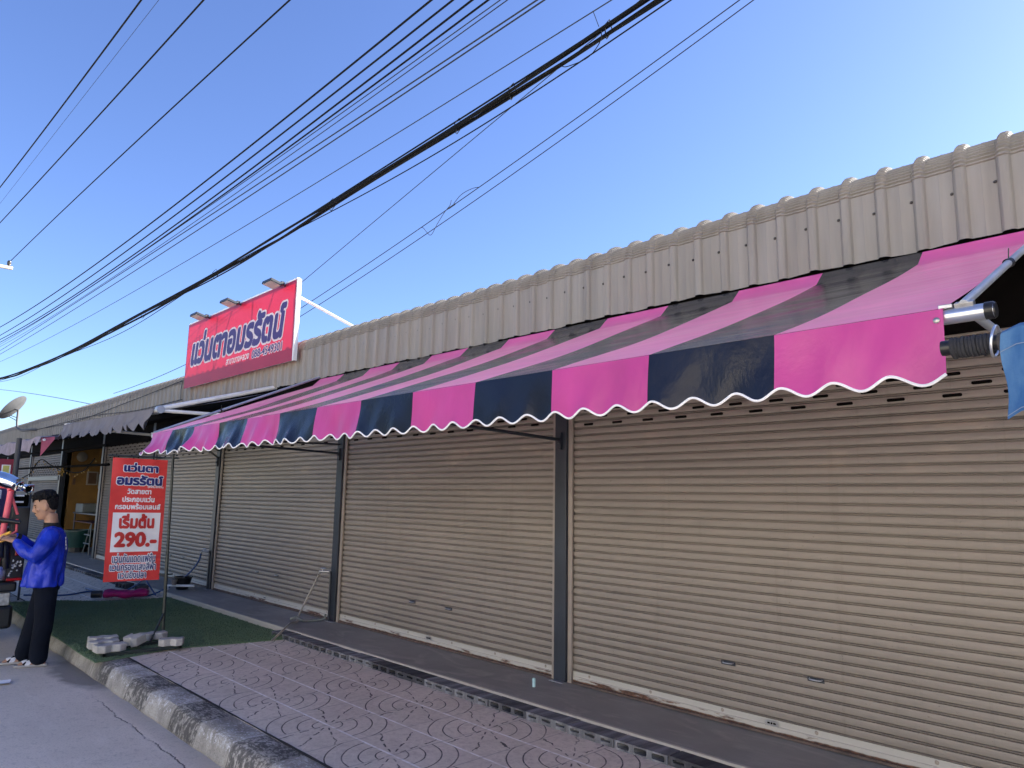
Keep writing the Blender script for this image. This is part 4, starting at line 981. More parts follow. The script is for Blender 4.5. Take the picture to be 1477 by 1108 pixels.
mb.tube(spline([(-7.75, 1.34, zf_(-7.75)), (-7.6, 1.33, zf_(-7.6)-.02), (-7.48, 1.32, zf_(-7.48)-.14), (-7.38, 1.32, zf_(-7.38)-.22), (-7.25, 1.32, zf_(-7.25)-.12), (-7.12, 1.33, zf_(-7.12)-.02), (-7.03, 1.34, zf_(-7.03)+.03), (-7.0, 1.34, zf_(-7.0)+.09)], 6), .004, 5)
mb.tube([(-7.05, 1.34, zf_(-7.05)), (-6.92, 1.34, zf_(-6.92))], .010, 6); mb.tube(spline([(-6.95, 1.34, zf_(-6.95)+.02), (-6.8, 1.34, zf_(-6.8)+.07), (-6.6, 1.34, zf_(-6.6)+.05), (-6.45, 1.34, zf_(-6.45))], 5), .004, 5)
tag(mb.build('cable_splice', M['wire_grey'], smooth=True), 'looped splice hanging on the upper thin wire right of sign', 'cable splice')
wire([(-20.02, 4.09), (-17.1, 4.21), (-15.69, 4.3)], 1.64, .007, 'short grey wire dropping to the roof left of the signboard', x0=-22.5, x1=-13.0, mat='wire_grey')
wire([(-49.15, 6.87), (-38.03, 5.54), (-31.12, 4.65)], 2.74, .012, 'faint line sloping down to the far roof above the dish', x0=-55, x1=-24, mat='wire_grey')
for p, lb in (([(-11.28, 2.99), (-14, 2.88), (-17.6, 2.77), (-22.3, 2.83)], 'upper thin wire drooping along the fascia left of the sign'), ([(-11.2, 2.70), (-13.5, 2.70), (-16.4, 2.80), (-21.3, 2.80)], 'lower thin wire lying along the fascia left of sign')):
    mb = MB(); mb.tube(spline([(x, -.345, z) for x, z in p], 8), .006, 5); tag(mb.build('fascia_wire', M['wire_grey'], smooth=True), lb, 'wire')
mb = MB(); mb.tube([(-11.25, -.345, 2.99), (-11.30, -.34, 2.86), (-11.26, -.345, 2.70)], .005, 5); tag(mb.build('fascia_wire', M['wire_grey'], smooth=True), 'short vertical wire at the left edge of the signboard', 'wire')
up = thing('utility_pole', (-25.2, -2.6, ZR), 'concrete utility pole with wooden crossarm and brown insulator at left edge', 'utility pole')
mb = MB(); mb.tube([(-25.2, -2.6, ZR), (-25.2, -2.6, 9.2)], [.16, .11], 10); W(mb.build('pole_shaft', M['pole_conc'], smooth=40), up)
mb = MB(); mb.box((-25.25, -3.0, 7.74), (-25.15, -.70, 7.83)); W(mb.build('crossarm', M['pole_conc'], bevel=.01), up)
for y in (-2.02, -1.55, -.80):
    z = 7.83; mb = MB(); mb.lathe([(.03, 0), (.03, .03), (.055, .04), (.05, .07), (.06, .085), (.05, .12), (.055, .135), (.035, .17), (0, .175)], 12, (-25.2, y, z)); W(mb.build('insulator', M['ceramic'], smooth=True), up)

# ================================================================== OPEN SHOP INTERIOR, FAR SIGNS, GARLAND
tb = thing('steel_table', (-18.4, .55, .003), 'grey steel work table inside the open ochre-walled shop', 'table')
mb = MB(); mb.box((-.95, -.32, .80), (.95, .32, .83)); mb.build('tabletop', M['dark_steel'], tb, bevel=.004)
for x, y in ((-.9, -.28), (.9, -.28), (-.9, .28), (.9, .28)): mb = MB(); mb.tube([(x, y, 0), (x, y, .80)], .018, 8); mb.build('leg', M['dark_steel'], tb, smooth=40)
mb = MB(); mb.box((-.95, -.3, .62), (.6, .3, .635)); mb.build('shelf', simple('dark_maroon_shelf', (.09, .02, .03), .6), tb)
def pot(x, y, r, h, lb):
    t = MB(); t.lathe([(0, 0), (r*.9, 0), (r, .02), (r, h), (r*1.06, h+.006), (r*.6, h+.045), (.03, h+.06), (.03, h+.085), (0, h+.088)], 18); o = t.build('cooking_pot', M['pot'], smooth=40); o.location = (x, y, .835); tag(o, lb, 'cooking pot', 'aluminium pots on the work table')
pot(-18.55, .62, .13, .14, 'larger aluminium pot on the steel table at the back wall'); pot(-18.0, .50, .12, .15, 'aluminium pot nearest the post on the steel table')
t = MB(); t.box((-.30, -.2, 0), (.30, .2, .20)); o = t.build('metal_box', M['dull_fit'], bevel=.02); o.location = (-18.95, .45, .833); tag(o, 'grey metal box left of the pots on the steel table', 'box')
tu = thing('green_tub', (-18.3, .15, .003), 'dark green plastic tub under the steel table', 'tub')
mb = MB(); mb.lathe([(0, .0), (.24, 0), (.30, .34), (.33, .34), (.33, .37), (.28, .37), (.22, .04), (0, .04)], 20, (0, 0, .1)); mb.build('tub_body', M['green_tub'], tu, smooth=40)
mb = MB(); mb.lathe([(.14, 0), (.2, .0), (.2, .10), (.14, .10)], 14); mb.build('tub_base', M['black_plastic'], tu)
ft = thing('folding_frame', (-17.4, .12, .003), 'pale steel trestle frame standing at the open shop doorway', 'trestle')
for p in (((-.30, 0, .02), (.12, 0, .62)), ((.16, 0, 0), (.16, 0, .64)), ((-.32, .0, .22), (.18, 0, .22)), ((-.3, 0, .40), (.16, 0, .40))):
    mb = MB(); mb.tube(p, .014, 8); mb.build('bar', M['dull_fit'], ft, smooth=40)
t = MB(); t.box((-.25, -.14, 0), (.25, .14, .10)); o = t.build('foam_box', M['cream'], bevel=.015); o.location = (-18.95, -.02, .17); tag(o, 'cream foam box on low rack behind the man', 'box')
t = MB(); t.box((-.4, -.16, .13), (.4, .16, .155)); t.box((-.38, -.14, 0), (-.34, .14, .128)); t.box((.34, -.14, 0), (.38, .14, .128)); o = t.build('low_rack', M['dark_steel']); o.location = (-18.9, -.02, .012); tag(o, 'low dark rack carrying the cream foam box', 'rack')
wf = thing('picture_frame', (-19.615, .62, 1.62), 'dark picture with pale frame on the ochre wall', 'picture')
mb = MB(); mb.box((0, -.12, -.16), (.02, .12, .16)); mb.build('frame', M['cream'], wf); mb = MB(); mb.box((.021, -.085, -.13), (.026, .085, .13)); mb.build('picture', M['wood_dark'], wf)
t = MB(); t.box((-19.625, .76, 1.38), (-19.56, .98, 1.72)); tag(t.build('wall_box', simple('grey_wall_box', (.24, .24, .23), .5), bevel=.01), 'pale grey wall box beside the picture on the ochre wall', 'wall box')
t = MB(); t.lathe([(0, .02), (.10, .02), (.115, .01), (.115, 0)], 20); o = t.build('wall_fan', simple('dusty_white', (.20, .18, .14), .6), smooth=40); o.rotation_euler = (0, math.radians(90), 0); o.location = (-19.62, .36, 2.12); tag(o, 'round pale disc high on the ochre wall', 'wall disc')
t = MB(); t.box((-19.625, .22, 1.46), (-19.60, .27, 1.60)); t.box((-19.625, .21, 1.64), (-19.605, .28, 1.67)); tag(t.build('wall_hook', M['wood_dark']), 'small dark hanging on the ochre wall', 'hook')
mb = MB(); P = spline([(-20.6, -.62, 1.60), (-19.8, -.62, 1.70), (-18.9, -.62, 1.985), (-18.0, -.6, 1.86), (-17.1, -.6, 1.745), (-16.7, -.6, 1.73), (-15.9, -.6, 1.665), (-15.2, -.6, 1.70), (-14.6, -.6, 1.90)], 6)
ga = thing('garland', tuple(P[0]), 'string of tinsel and little lamps hanging across the open shopfront', 'garland')
mb.tube(P, .012, 5); W(mb.build('string', M['wire']), ga)
mb = MB(); RR = np.random.default_rng(4)
for p in P[::2]:
    c = p + Vector(RR.normal(0, .02, 3)) + Vector((0, 0, -.04)); mb.ell(c, (.014, .014, .018), 6, 5)
W(mb.build('bauble', M['gold'], smooth=True), ga)
for k in range(16):
    a = RR.uniform(0, 6.28); 
    if k == 0: mb = MB()
    c = Vector((-16.72, -.62, 1.70)); mb.tube([c, c + Vector((RR.normal(0, .03), .10*math.cos(a), .10*math.sin(a)))], .006, 4)
W(mb.build('tinsel', M['gold']), ga)
for z, y, lb in ((2.10, -.75, 'upper dark pipe crossing under the grey awning'), (1.78, -.70, 'lower dark pipe crossing the open shopfront')):
    mb = MB(); mb.tube([(-22.6, y, z+.05), (-13.3, y, z-.02)], .022, 8); tag(mb.build('awning_pipe', M['void'], smooth=40), lb, 'pipe')
def board(name, lo, hi, mat, label): 
    t = thing(name, lo, label, 'signboard'); mb = MB(); mb.box(lo, hi); W(mb.build('panel', mat), t); return t
rb = board('food_sign', (-11.53, -3.05, 1.40), (-11.50, -2.31, 1.72), M['m_red_board'], 'maroon shop sign with lime Thai letters at the left edge')
bpl2 = lambda X, Y0, Z0: (lambda u, v, d: (X+d, Y0+u, Z0+v))
lettering('ร้อน', (.10, .70, .10, .30), bpl2(-11.50, -3.05, 1.40), [(.06, M['white_trim'], .003), (0, M['lime'], .006)], rb, 48, .06)
lettering('อาหาร', (.10, .70, -.0, .07), bpl2(-11.50, -3.05, 1.405), [(0, M['lime'], .006)], rb, 40, .05)
pb = board('price_sign', (-11.53, -3.2, .80), (-11.50, -2.34, 1.39), M['m_purple_board'], 'purple shop sign with white letters behind the vehicle at left edge')
for t_, v0, v1 in (('รสเด็ด SI', .40, .55), ('E', .24, .32), ('อร่อย 0a', .06, .19)): lettering(t_, (.15 if len(t_) > 2 else .68, .80, v0, v1), bpl2(-11.50, -3.2, .80), [(0, M['white_trim'], .004)], pb, 40, .05)
mb = MB(); mb.tube([(-11.45, -2.285, ZP), (-11.45, -2.285, 2.0)], .032, 10); tag(mb.build('sign_post', M['dish'], smooth=40), 'grey metal post beside the maroon sign under the mauve awning', 'post')
rk = thing('display_rack', (-11.2, -2.2, ZP), 'tall dark rack with white shelf edges behind the vehicle', 'rack')
for y in (-2.31, -2.13): mb = MB(); mb.box((-11.22, y-.012, ZP), (-11.19, y+.012, 1.28)); W(mb.build('upright', M['dark_steel']), rk)
mb = MB(); mb.box((-11.30, -2.30, .2), (-11.24, -2.14, 1.26)); W(mb.build('back_panel', M['void']), rk)
for z in (.55, .75, .92, 1.04, 1.16, 1.24): mb = MB(); mb.box((-11.235, -2.29, z), (-11.18, -2.20, z+.02)); W(mb.build('shelf', M['white_trim']), rk)

# ================================================================== FAR SIDE OF THE STREET
fs = thing('added_shops', (0, -15.4, -.07), 'unseen pale row of shops added across the street to bounce sunlight', 'building')  # unseen row, added to bounce sunlight onto the shaded shop side
mb = MB(); mb.box((-9, -24, -.07), (45, -15.4, 5.6)); W(mb.build('wall', simple('cream_render', (.74, .70, .62), .85, 0, .08, 1.5)), fs)
mb = MB(); mb.box((-9.3, -24.3, 5.6), (45.3, -15.0, 5.85)); W(mb.build('roof', simple('pale_roof_slab', (.55, .53, .5), .85)), fs)
for i in range(12):
    x = -7.5 + i*4.1; mb = MB(); mb.box((x, -15.395, -.05), (x+3.2, -15.37, 2.5)); W(mb.build('door', simple('grey_blue_door', (.25, .28, .32), .5) if i % 2 else M['cream']), fs)
    mb = MB(); mb.box((x+.6, -15.395, 3.4), (x+2.6, -15.37, 4.6)); W(mb.build('window', simple('dark_glass', (.05, .06, .07), .1)), fs)

RT = np.random.default_rng(12)
leafm = simple('far_leaf', (.05, .085, .025), .6, 0, .5, 2)
for i, (tx, ty, hh) in enumerate(((-13, -15.5, 6), (-18.5, -14.5, 7), (-24, -15.5, 6.2), (-30, -14.8, 7.5), (-37, -15.5, 6.5), (-44, -15, 7))):  # unseen trees, added to dim the light on the left shopfronts
    tr_ = thing('added_tree', (tx, ty, -.24), ('added leafy tree next to the opposite shops, first from their end', 'second added leafy tree across the street', 'third added leafy tree across the street', 'fourth and tallest added leafy tree across the street', 'fifth added leafy tree across the street', 'last added leafy tree across the street, farthest from the shops')[i], 'tree', 'unseen trees added across the street')
    mb = MB(); mb.tube(spline([(0, 0, 0), (.1, .05, hh*.25), (-.05, 0, hh*.5), (.1, .1, hh*.8)], 4), [.2 - .011*k for k in range(13)], 8); mb.tube([(0, 0, hh*.35), (1.2, .3, hh*.65)], [.1, .03], 6); mb.tube([(0, 0, hh*.4), (-1.1, -.4, hh*.7)], [.1, .03], 6); mb.build('trunk', M['wood_dark'], tr_, smooth=60)
    mb = MB(); cl = [RT.normal(0, 1, 3)*np.array([1.5, 1.2, hh*.14]) + np.array([0, 0, hh*.62]) for _ in range(16)]
    for k in range(2600):
        c = cl[k % 16] + RT.normal(0, .42, 3); n_ = Vector(RT.normal(0, 1, 3)).normalized(); a_ = n_.orthogonal().normalized(); b_ = n_.cross(a_); c = Vector(c); q_1 = .16
        mb.add([c - a_*q_1, c + b_*q_1*.6, c + a_*q_1, c - b_*q_1*.6], [(0, 1, 2, 3)])
    mb.build('crown', leafm, tr_, solid=1)

# ================================================================== VEHICLE AT THE LEFT EDGE
tk = thing('work_vehicle', (-9.6, -3.3, ZR), 'black work vehicle with tail light, chrome twin-tip pipe and pinkish frame at left edge', 'vehicle')
def P_(name, mb, mat, par=tk, **k): return W(mb.build(name, mat, **k), par)
mb = MB(); mb.box((-10.4, -3.95, .38), (-8.12, -2.79, .56)); mb.box((-10.4, -3.95, .56), (-8.12, -3.90, 1.0)); mb.box((-10.4, -2.84, .56), (-8.16, -2.79, .98)); mb.box((-8.17, -3.90, .56), (-8.12, -2.90, .95)); P_('bed', mb, M['truck_black'], bevel=.012)
mb = MB(); mb.prism([(-10.45, -3.93), (-10.45, -2.81), (-12.0, -2.81), (-12.0, -3.93)], .42, .95); mb.loft([((-11.1, -3.37, .95), (.68, 0, 0), (0, .78, 0)), ((-11.05, -3.37, 1.42), (.50, 0, 0), (0, .68, 0))], 4)
P_('cab', mb, M['truck_black'], bevel=.02)
mb = MB(); mb.box((-12.02, -3.8, .5), (-12.0, -2.95, .7)); P_('grille', mb, M['steel'])
for x in (-9.35, -11.55):
    for y in (-3.93, -2.80):
        mb = MB(); mb.lathe([(.17, -.075), (.25, -.09), (.275, -.06), (.28, 0), (.275, .06), (.25, .09), (.17, .075)], 24); wh = mb.build('wheel', M['rubber'], smooth=40); wh.rotation_euler = (math.radians(90), 0, 0); wh.location = Vector((x, y, ZR+.28)) - tk.location; wh.parent = tk
        mb = MB(); mb.lathe([(0, .03), (.05, .04), (.10, .02), (.165, .065), (.175, .06), (.175, -.06), (0, -.05)], 18); rm = mb.build('rim', M['steel'], wh, smooth=40)
mb = MB(); mb.box((-8.16, -3.96, .41), (-8.0, -2.735, .50)); P_('bumper', mb, M['truck_black'], bevel=.02)
mb = MB(); mb.box((-8.12, -3.90, .29), (-8.04, -2.77, .405)); P_('step_plate', mb, M['steel'], bevel=.008)
mb = MB(); mb.prism([(-8.40, -3.05), (-8.06, -3.05), (-8.06, -2.73), (-8.40, -2.73)], .08, .285); P_('mud_box', mb, M['black_plastic'], bevel=.03)
tl = MB(); tl.box((-8.115, -2.83, .50), (-8.06, -2.69, 1.17)); tlo = P_('lamp_housing', tl, M['black_plastic'], bevel=.01)
mb = MB(); mb.box((-8.06, -2.775, .73), (-8.035, -2.705, .80)); mb.box((-8.06, -2.82, .505), (-8.03, -2.70, .53)); P_('tail_light', mb, M['red_lens'], tlo, bevel=.008)
mb = MB()
RL = np.random.default_rng(2)
for i in range(16): mb.ell((-8.055, -2.76 + RL.uniform(-.05, .05), .62 + RL.uniform(-.075, .075)), (.010, RL.uniform(.005, .013), RL.uniform(.006, .014)), 7, 5)
P_('reverse_light', mb, M['clear_lens'], tlo, smooth=True)
mb = MB(); mb.lathe([(0, 0), (.055, 0), (.058, .005), (.058, .115), (.05, .125), (0, .125)], 18, (-8.06, -2.885, .515)); tag(mb.build('metal_can', M['alu'], smooth=40), 'silver metal can standing on the black rear bumper', 'can')
mb = MB(); mb.tube([(-8.0, -2.92, .56), (-8.02, -2.885, 1.02), (-8.05, -2.862, 1.31)], .026, 12); mb.tube([(-8.05, -2.862, 1.31), (-8.12, -2.87, 1.36), (-8.6, -3.1, 1.36)], .026, 12)
mb.tube([(-8.05, -2.86, 1.29), (-8.05, -2.815, 1.17), (-8.05, -2.79, 1.10)], .012, 8); mb.tube([(-8.04, -2.79, 1.06), (-8.04, -2.785, .95), (-8.06, -2.85, .9)], .012, 8); mb.tube([(-8.6, -3.1, 1.36), (-8.7, -3.2, .57)], .026, 10); P_('frame', mb, M['truck_frame'], smooth=40)
mb = MB(); mb.tube(spline([(-9.2, -3.55, 1.40), (-8.6, -3.20, 1.47), (-8.15, -2.96, 1.43), (-8.03, -2.83, 1.375)], 5), [.05, .055, .06, .062, .065, .066, .066, .066, .066, .066, .066, .066, .065, .064, .06, .058], 18); ex = P_('exhaust_pipe', mb, M['chrome'], smooth=50)
for c in (Vector((-7.985, -2.808, 1.362)), Vector((-7.975, -2.742, 1.335))):
    d = Vector((.75, .35, -.25)).normalized(); q = d.to_track_quat('Z', 'Y').to_matrix()
    mb = MB(); mb.lathe([(.028, -.10), (.033, 0), (.040, .0), (.041, .012), (.030, .014), (.026, .008), (.024, -.06), (0, -.06)], 16)
    mb.v = [tuple(c + q @ Vector(v)) for v in mb.v]; mb.m = [1 if i >= 16*5 else 0 for i in range(len(mb.f))]
    P_('exhaust_tip', mb, [M['chrome'], M['void']], ex, smooth=40)
mb = MB(); mb.obox((-8.015, -2.765, 1.345), ((.9, .35, -.2), (-.35, .9, 0), (.2, 0, .9)), (.008, .085, .03)); P_('flange', mb, M['chrome'], ex, bevel=.004)
mb = MB(); mb.tube([(-8.02, -2.98, 1.06), (-7.97, -2.86, 1.045), (-7.93, -2.78, 1.03)], [.03, .022, .016], 10); mb.tube([(-8.1, -2.95, .98), (-8.02, -2.86, .80), (-8.05, -2.84, .62)], .045, 10); mb.tube([(-8.05, -2.9, .95), (-7.97, -2.90, .72)], .035, 10); P_('engine_part', mb, M['black_plastic'], smooth=40)

# ================================================================== THE MAN
man = thing('person', (-7.747, -2.542, ZR), 'man in shiny blue long-sleeved jersey, dark trousers and white sandals working at the vehicle', 'person')
man.rotation_euler = (0, 0, math.atan2(-.7231, -.6905) + .42)
F = Vector((1, 0, 0)); Lf = Vector((0, 1, 0)); Up = Vector((0, 0, 1))
def limb(mb, pts, rs, n=14, flat=1.0):
    pts = [Vector(p) for p in pts]; secs = []
    for i, p in enumerate(pts):
        t = (pts[min(i+1, len(pts)-1)] - pts[max(i-1, 0)]).normalized()
        a = t.cross(Vector((0, 1, 0)) if abs(t.y) < .8 else Vector((1, 0, 0))).normalized(); b = t.cross(a)
        secs.append((p, a*rs[i], b*rs[i]*flat))
    mb.loft(secs, n); mb.ell(pts[0], (rs[0]*.98,)*3, 10, 8); mb.ell(pts[-1], (rs[-1]*.98,)*3, 10, 8)
# joints (forward, left, up)
SHL, ELL, WRL = (-.135, .165, 1.125), (.0, .205, .955), (.150, .105, 1.075)
SHR, ELR, WRR = (-.115, -.165, 1.125), (.045, -.185, .985), (.175, -.045, 1.11)
HIPL, KNL, ANL = (-.075, .075, .70), (-.055, .085, .385), (.0, .085, .075)
HIPR, KNR, ANR = (-.055, -.075, .70), (.055, -.085, .385), (.145, -.085, .075)
head_c = Vector((-.070, 0, 1.385))
hr = Matrix.Rotation(math.radians(10), 3, 'Y')                         # looking down a little
hp = lambda x, y, z: head_c + hr @ Vector((x, y, z))
b = MB()
secs = []
for z, xc, rx, ry in ((-.118, .038, .030, .030), (-.105, .032, .050, .043), (-.08, .018, .068, .055), (-.045, .006, .082, .064), (0, 0, .090, .069), (.04, -.006, .093, .072), (.08, -.010, .088, .068), (.11, -.012, .066, .052), (.128, -.012, .03, .025)):
    secs.append((hp(xc, 0, z), hr @ Vector((rx, 0, 0)), Vector((0, ry, 0))))
b.loft(secs, 20)
b.loft([(hp(.086, 0, .012), hr @ Vector((.012, 0, 0)), Vector((0, .009, 0))), (hp(.097, 0, -.014), hr @ Vector((.014, 0, 0)), Vector((0, .012, 0))), (hp(.105, 0, -.034), hr @ Vector((.013, 0, 0)), Vector((0, .017, 0))), (hp(.092, 0, -.046), hr @ Vector((.012, 0, 0)), Vector((0, .015, 0)))], 8)      # nose
b.ell(hp(.084, 0, -.064), (.014, .024, .009), 10, 6); b.ell(hp(.082, 0, -.078), (.014, .021, .009), 10, 6); b.ell(hp(.070, 0, -.104), (.020, .022, .016), 10, 6)        # lips, chin
b.ell(hp(.078, 0, .022), (.016, .050, .012), 12, 6)                   # brow ridge
for s in (1, -1):
    b.ell(hp(-.010, s*.072, -.012), (.018, .010, .032), 8, 8); b.ell(hp(.055, s*.045, -.028), (.022, .018, .018), 8, 6)
b.loft([(hp(-.022, 0, -.07), Vector((.056, 0, 0)), Vector((0, .053, 0))), (Vector((-.112, 0, 1.235)), Vector((.056, 0, .01)), Vector((0, .055, 0))), (Vector((-.125, 0, 1.16)), Vector((.075, 0, 0)), Vector((0, .09, 0)))], 16)
b.loft([(Vector((-.125, 0, 1.17)), Vector((.07, 0, 0)), Vector((0, .12, 0))), (Vector((-.115, 0, 1.05)), Vector((.088, 0, 0)), Vector((0, .145, 0))), (Vector((-.085, 0, .86)), Vector((.088, 0, 0)), Vector((0, .125, 0))), (Vector((-.065, 0, .72)), Vector((.098, 0, 0)), Vector((0, .145, 0))), (Vector((-.065, 0, .66)), Vector((.08, 0, 0)), Vector((0, .12, 0)))], 18)
for S_, E_2, Wp in ((SHL, ELL, WRL), (SHR, ELR, WRR)): limb(b, [S_, E_2, Wp], [.048, .039, .025])
for H_, K_, A_ in ((HIPL, KNL, ANL), (HIPR, KNR, ANR)):
    limb(b, [H_, K_, A_], [.078, .052, .032])
    a = Vector(A_); limb(b, [a + Vector((-.035, 0, -.042)), a + Vector((.06, 0, -.048)), a + Vector((.125, .004, -.055))], [.028, .031, .022], flat=1.2)
    for k in range(5): limb(b, [a + Vector((.12, -.028 + .015*k, -.057)), a + Vector((.163 - .006*abs(k-1.5)*1.5, -.03 + .016*k, -.060))], [.010, .008], 8)
def hand(mb, wr, pd, side, down):
    wr = Vector(wr); pd = Vector(pd).normalized(); dn = Vector(down).normalized(); lat = pd.cross(dn).normalized()*side
    c = wr + pd*.045
    mb.loft([(wr - pd*.01, lat*.022, dn*.017), (wr + pd*.03, lat*.034, dn*.016), (wr + pd*.072, lat*.035, dn*.013)], 12); mb.ell(wr + pd*.07, (.013,)*3, 8, 6)
    for k, ln in enumerate((.052, .060, .056, .044)):
        o = wr + pd*.068 + lat*(.026 - .0175*k); p1 = o + pd*ln*.45 + dn*ln*.12; p2 = p1 + pd*ln*.26 + dn*ln*.28; p3 = p2 + dn*ln*.28 + pd*ln*.04
        limb(mb, [o, p1, p2, p3], [.0095, .0088, .008, .0068], 8)
    o = wr + pd*.022 + lat*.026; limb(mb, [o, o + lat*.022 + pd*.025 + dn*.008, o + lat*.020 + pd*.052 + dn*.018], [.011, .0095, .0075], 8)
hand(b, WRL, (.85, -.30, .35), -1, (.25, -.55, -.8)); hand(b, WRR, (.90, .30, .10), 1, (.1, .3, -.95))
body = b.build('body', M['skin'], man, remesh=.0055)
# hair: thick cap with a fringe, short sides
hb = MB(); secs = []
for z, xc, rx, ry in ((.052, -.016, .086, .070), (.070, -.006, .099, .075), (.095, -.008, .100, .075), (.120, -.012, .090, .066), (.138, -.016, .062, .048), (.146, -.018, .02, .016)):
    secs.append((hp(xc, 0, z), hr @ Vector((rx, 0, 0)), Vector((0, ry, 0))))
hb.loft(secs, 24); RH = np.random.default_rng(9)
for k in range(70):                                                  # tousled clumps, longest over the forehead
    a = RH.uniform(-3.14, 3.14); front = max(0, math.cos(a)); z = RH.uniform(.07, .13); rr = 1 - .35*max(0, (z-.10)/.04)
    p = hp(-.010 + .092*math.cos(a)*rr, .070*math.sin(a)*rr, z); d = Vector((math.cos(a)*.6, math.sin(a)*.6, -.45 + RH.normal(0, .35))); 
    hb.tube([p, p + hr @ d*.016, p + hr @ (d*.028 + Vector((0, 0, -.006 - .012*front)))], [.011, .009, .003], 6)
secs = [(hp(-.040, 0, z), hr @ Vector((rx, 0, 0)), Vector((0, ry, 0))) for z, rx, ry in ((-.045, .044, .050), (-.015, .056, .063), (.02, .066, .0705), (.06, .07, .074))]
hb.loft(secs, 18); hb.build('hair', M['hair'], man, remesh=.0045)
eb = MB()
for s in (1, -1): eb.tube([hp(.083, s*.018, .014), hp(.082, s*.032, .018), hp(.070, s*.048, .013)], [.004, .0045, .003], 6)
eb.build('eyebrow', M['hair'], man)
eb = MB()
for s in (1, -1): eb.ell(hp(.0775, s*.031, -.002), (.008, .011, .0055), 8, 6)
eb.build('eye', simple('dark_eye', (.03, .02, .018), .2), man, smooth=True)
eb = MB(); eb.tube([hp(.080, -.024, -.060), hp(.096, -.008, -.053), hp(.096, .008, -.053), hp(.080, .024, -.060)], [.002, .004, .004, .002], 6); eb.build('moustache', M['hair'], man)
# trousers
tr = MB(); tr.loft([(Vector((-.062, 0, .80)), F*.108, Lf*.15), (Vector((-.066, 0, .70)), F*.112, Lf*.158), (Vector((-.062, 0, .635)), F*.10, Lf*.15)], 20)
limb(tr, [(-.078, .078, .68), (-.062, .088, .50), (-.052, .09, .37), (-.02, .088, .20), (-.004, .086, .075)], [.092, .082, .076, .073, .074])
limb(tr, [(-.055, -.078, .68), (.005, -.085, .50), (.045, -.088, .37), (.10, -.087, .20), (.135, -.086, .078)], [.092, .082, .074, .070, .071])
tr = tr.build('trousers', M['trousers'], man, remesh=.009)
# jersey: torso plus sleeves as one cloth
sh = MB(); sh.loft([(Vector((-.034, 0, .675)), F*.158, Lf*.19), (Vector((-.042, 0, .74)), F*.156, Lf*.185), (Vector((-.065, 0, .86)), F*.144, Lf*.185), (Vector((-.090, 0, .98)), F*.142, Lf*.18), (Vector((-.112, 0, 1.08)), F*.122, Lf*.185), (Vector((-.122, 0, 1.15)), F*.095, Lf*.165), (Vector((-.122, 0, 1.19)), F*.070, Lf*.10), (Vector((-.120, 0, 1.205)), F*.062, Lf*.07)], 28)
limb(sh, [(-.132, .15, 1.13), (-.08, .20, 1.03), (-.005, .212, .945), (.055, .185, .985), (.125, .125, 1.055)], [.070, .073, .070, .060, .047])
limb(sh, [(-.112, -.15, 1.13), (-.04, -.19, 1.05), (.045, -.19, .98), (.10, -.13, 1.03), (.155, -.065, 1.095)], [.068, .068, .064, .055, .046])
for k in range(9): sh.ell((-.02 + .018*math.sin(k*2.1), .205 - .004*k, .955 + .004*k), (.05, .03, .012), 8, 6) if k % 3 == 0 else None
shirt = sh.build('jersey', M['blue_shirt'], man, remesh=.010)
for v in shirt.data.vertices:                                         # hanging folds
    c = v.co
    if c.z < 1.06:
        k = min(1, (1.06 - c.z)/.3); a = math.atan2(c.y, c.x + .06)
        d = .010*k*math.sin(a*7 + c.z*9) + .006*k*math.sin(a*13 - c.z*22)
        c.x += d*math.cos(a); c.y += d*math.sin(a)
    c.z += .003*math.sin(c.x*60 + c.y*45)
co = MB(); co.loft([(Vector((-.122, 0, 1.178)), F*.080, Lf*.085), (Vector((-.118, 0, 1.205)), F*.070, Lf*.070), (Vector((-.112, 0, 1.235)), F*.064, Lf*.062)], 20); co.build('collar', M['black_cloth'], man, smooth=60)
for wp, d in ((WRL, (.145, -.07, .13)), (WRR, (.15, .10, .10))):
    d = Vector(d).normalized(); cu = MB(); cu.tube([Vector(wp) - d*.035, Vector(wp) - d*.005], [.042, .036], 14); cu.build('cuff', M['black_cloth'], man, smooth=40)
hm = MB(); hm.loft([(Vector((-.034, 0, .668)), F*.160, Lf*.19), (Vector((-.035, 0, .682)), F*.161, Lf*.19)], 28); 
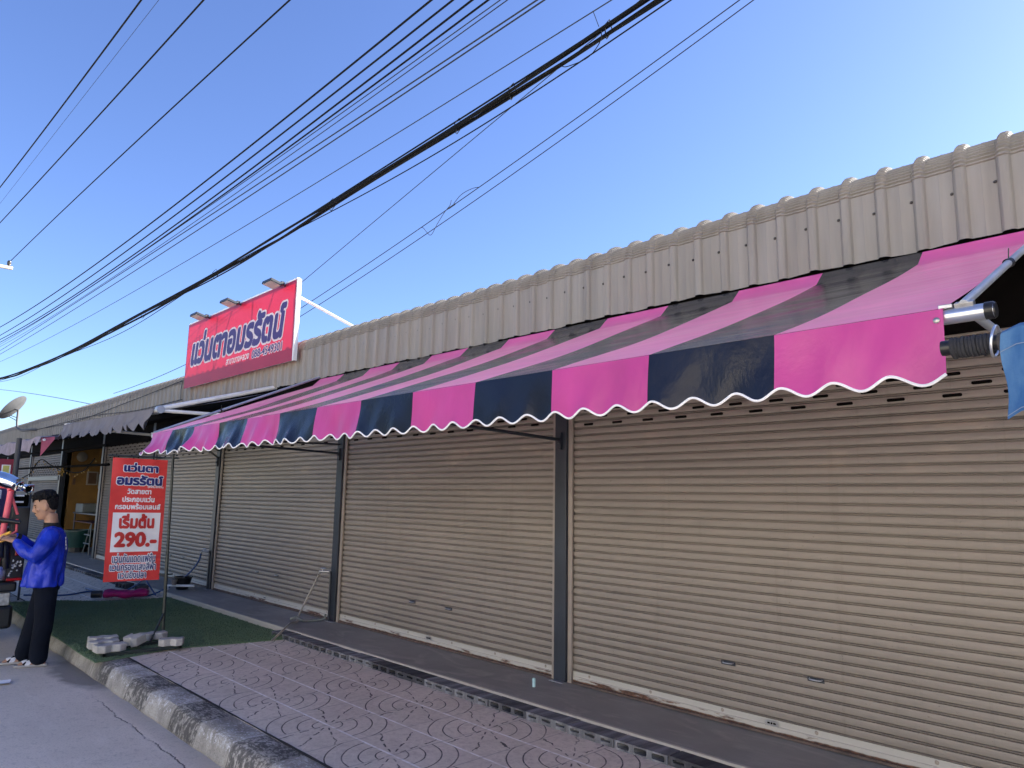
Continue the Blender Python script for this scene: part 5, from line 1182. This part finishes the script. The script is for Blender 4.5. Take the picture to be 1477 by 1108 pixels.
bp = MB()
for k, z in enumerate((1.10, 1.07, 1.04, 1.01)): bp.obox((-.232 + .0*k, .075, z), ((0,1,0),(0,0,1),(1,0,0)), (.020, .010, .002))
bp.build('back_print', M['white_rubber'], man)
# sandals
for A_ in (ANL, ANR):
    a = Vector(A_); so_ = MB(); pts = [(-.075, -.030), (-.06, -.040), (.0, -.036), (.09, -.046), (.15, -.046), (.178, -.02), (.178, .02), (.15, .046), (.09, .044), (.0, .036), (-.06, .040), (-.075, .030)]
    so_.prism([(a.x + x, a.y + y) for x, y in pts], .004, .022); s1 = so_.build('sandal', M['sole'], man, bevel=.003)
    st = MB()
    for dx, yy in ((.085, 0), (.045, 1)):
        st.loft([(a + Vector((dx + (.03 if yy else -.01), .042, -.050)), F*.022, Up*.005), (a + Vector((dx + .01, .022, -.022)), F*.024, Up*.005), (a + Vector((dx, -.022, -.022)), F*.024, Up*.005), (a + Vector((dx - (.03 if yy else -.01), -.042, -.050)), F*.022, Up*.005)], 10)
    st.build('strap', M['white_rubber'], s1, smooth=60)
    st = MB(); st.tube([a + Vector((.10, .043, -.048)), a + Vector((.065, .0, -.013)), a + Vector((.02, -.04, -.045))], .009, 8); st.tube([a + Vector((.02, .041, -.048)), a + Vector((-.03, .03, -.02)), a + Vector((-.05, -.03, -.03))], .008, 8); st.build('strap', M['black_cloth'], s1, smooth=60)
for o in [q for q in bpy.data.objects if q.parent and (q.parent == man or q.parent.parent == man)]:
    for v in o.data.vertices: v.co.x += .115*v.co.z
ys = MB()
p0 = Matrix.Translation(man.location) @ Matrix.Rotation(man.rotation_euler.z, 4, 'Z')
ys.tube([p0 @ Vector((0.332, .02, 1.15)), p0 @ Vector((0.375, .0, 1.13)), p0 @ Vector((0.426, -.03, 1.10))], .013, 8); ys.tube([p0 @ Vector((0.345, .05, 1.09)), p0 @ Vector((0.441, .03, 1.05))], .008, 8); tag(ys.build('yellow_strap', M['yellow'], smooth=40), 'yellow strap gripped in the hands of the man', 'strap')
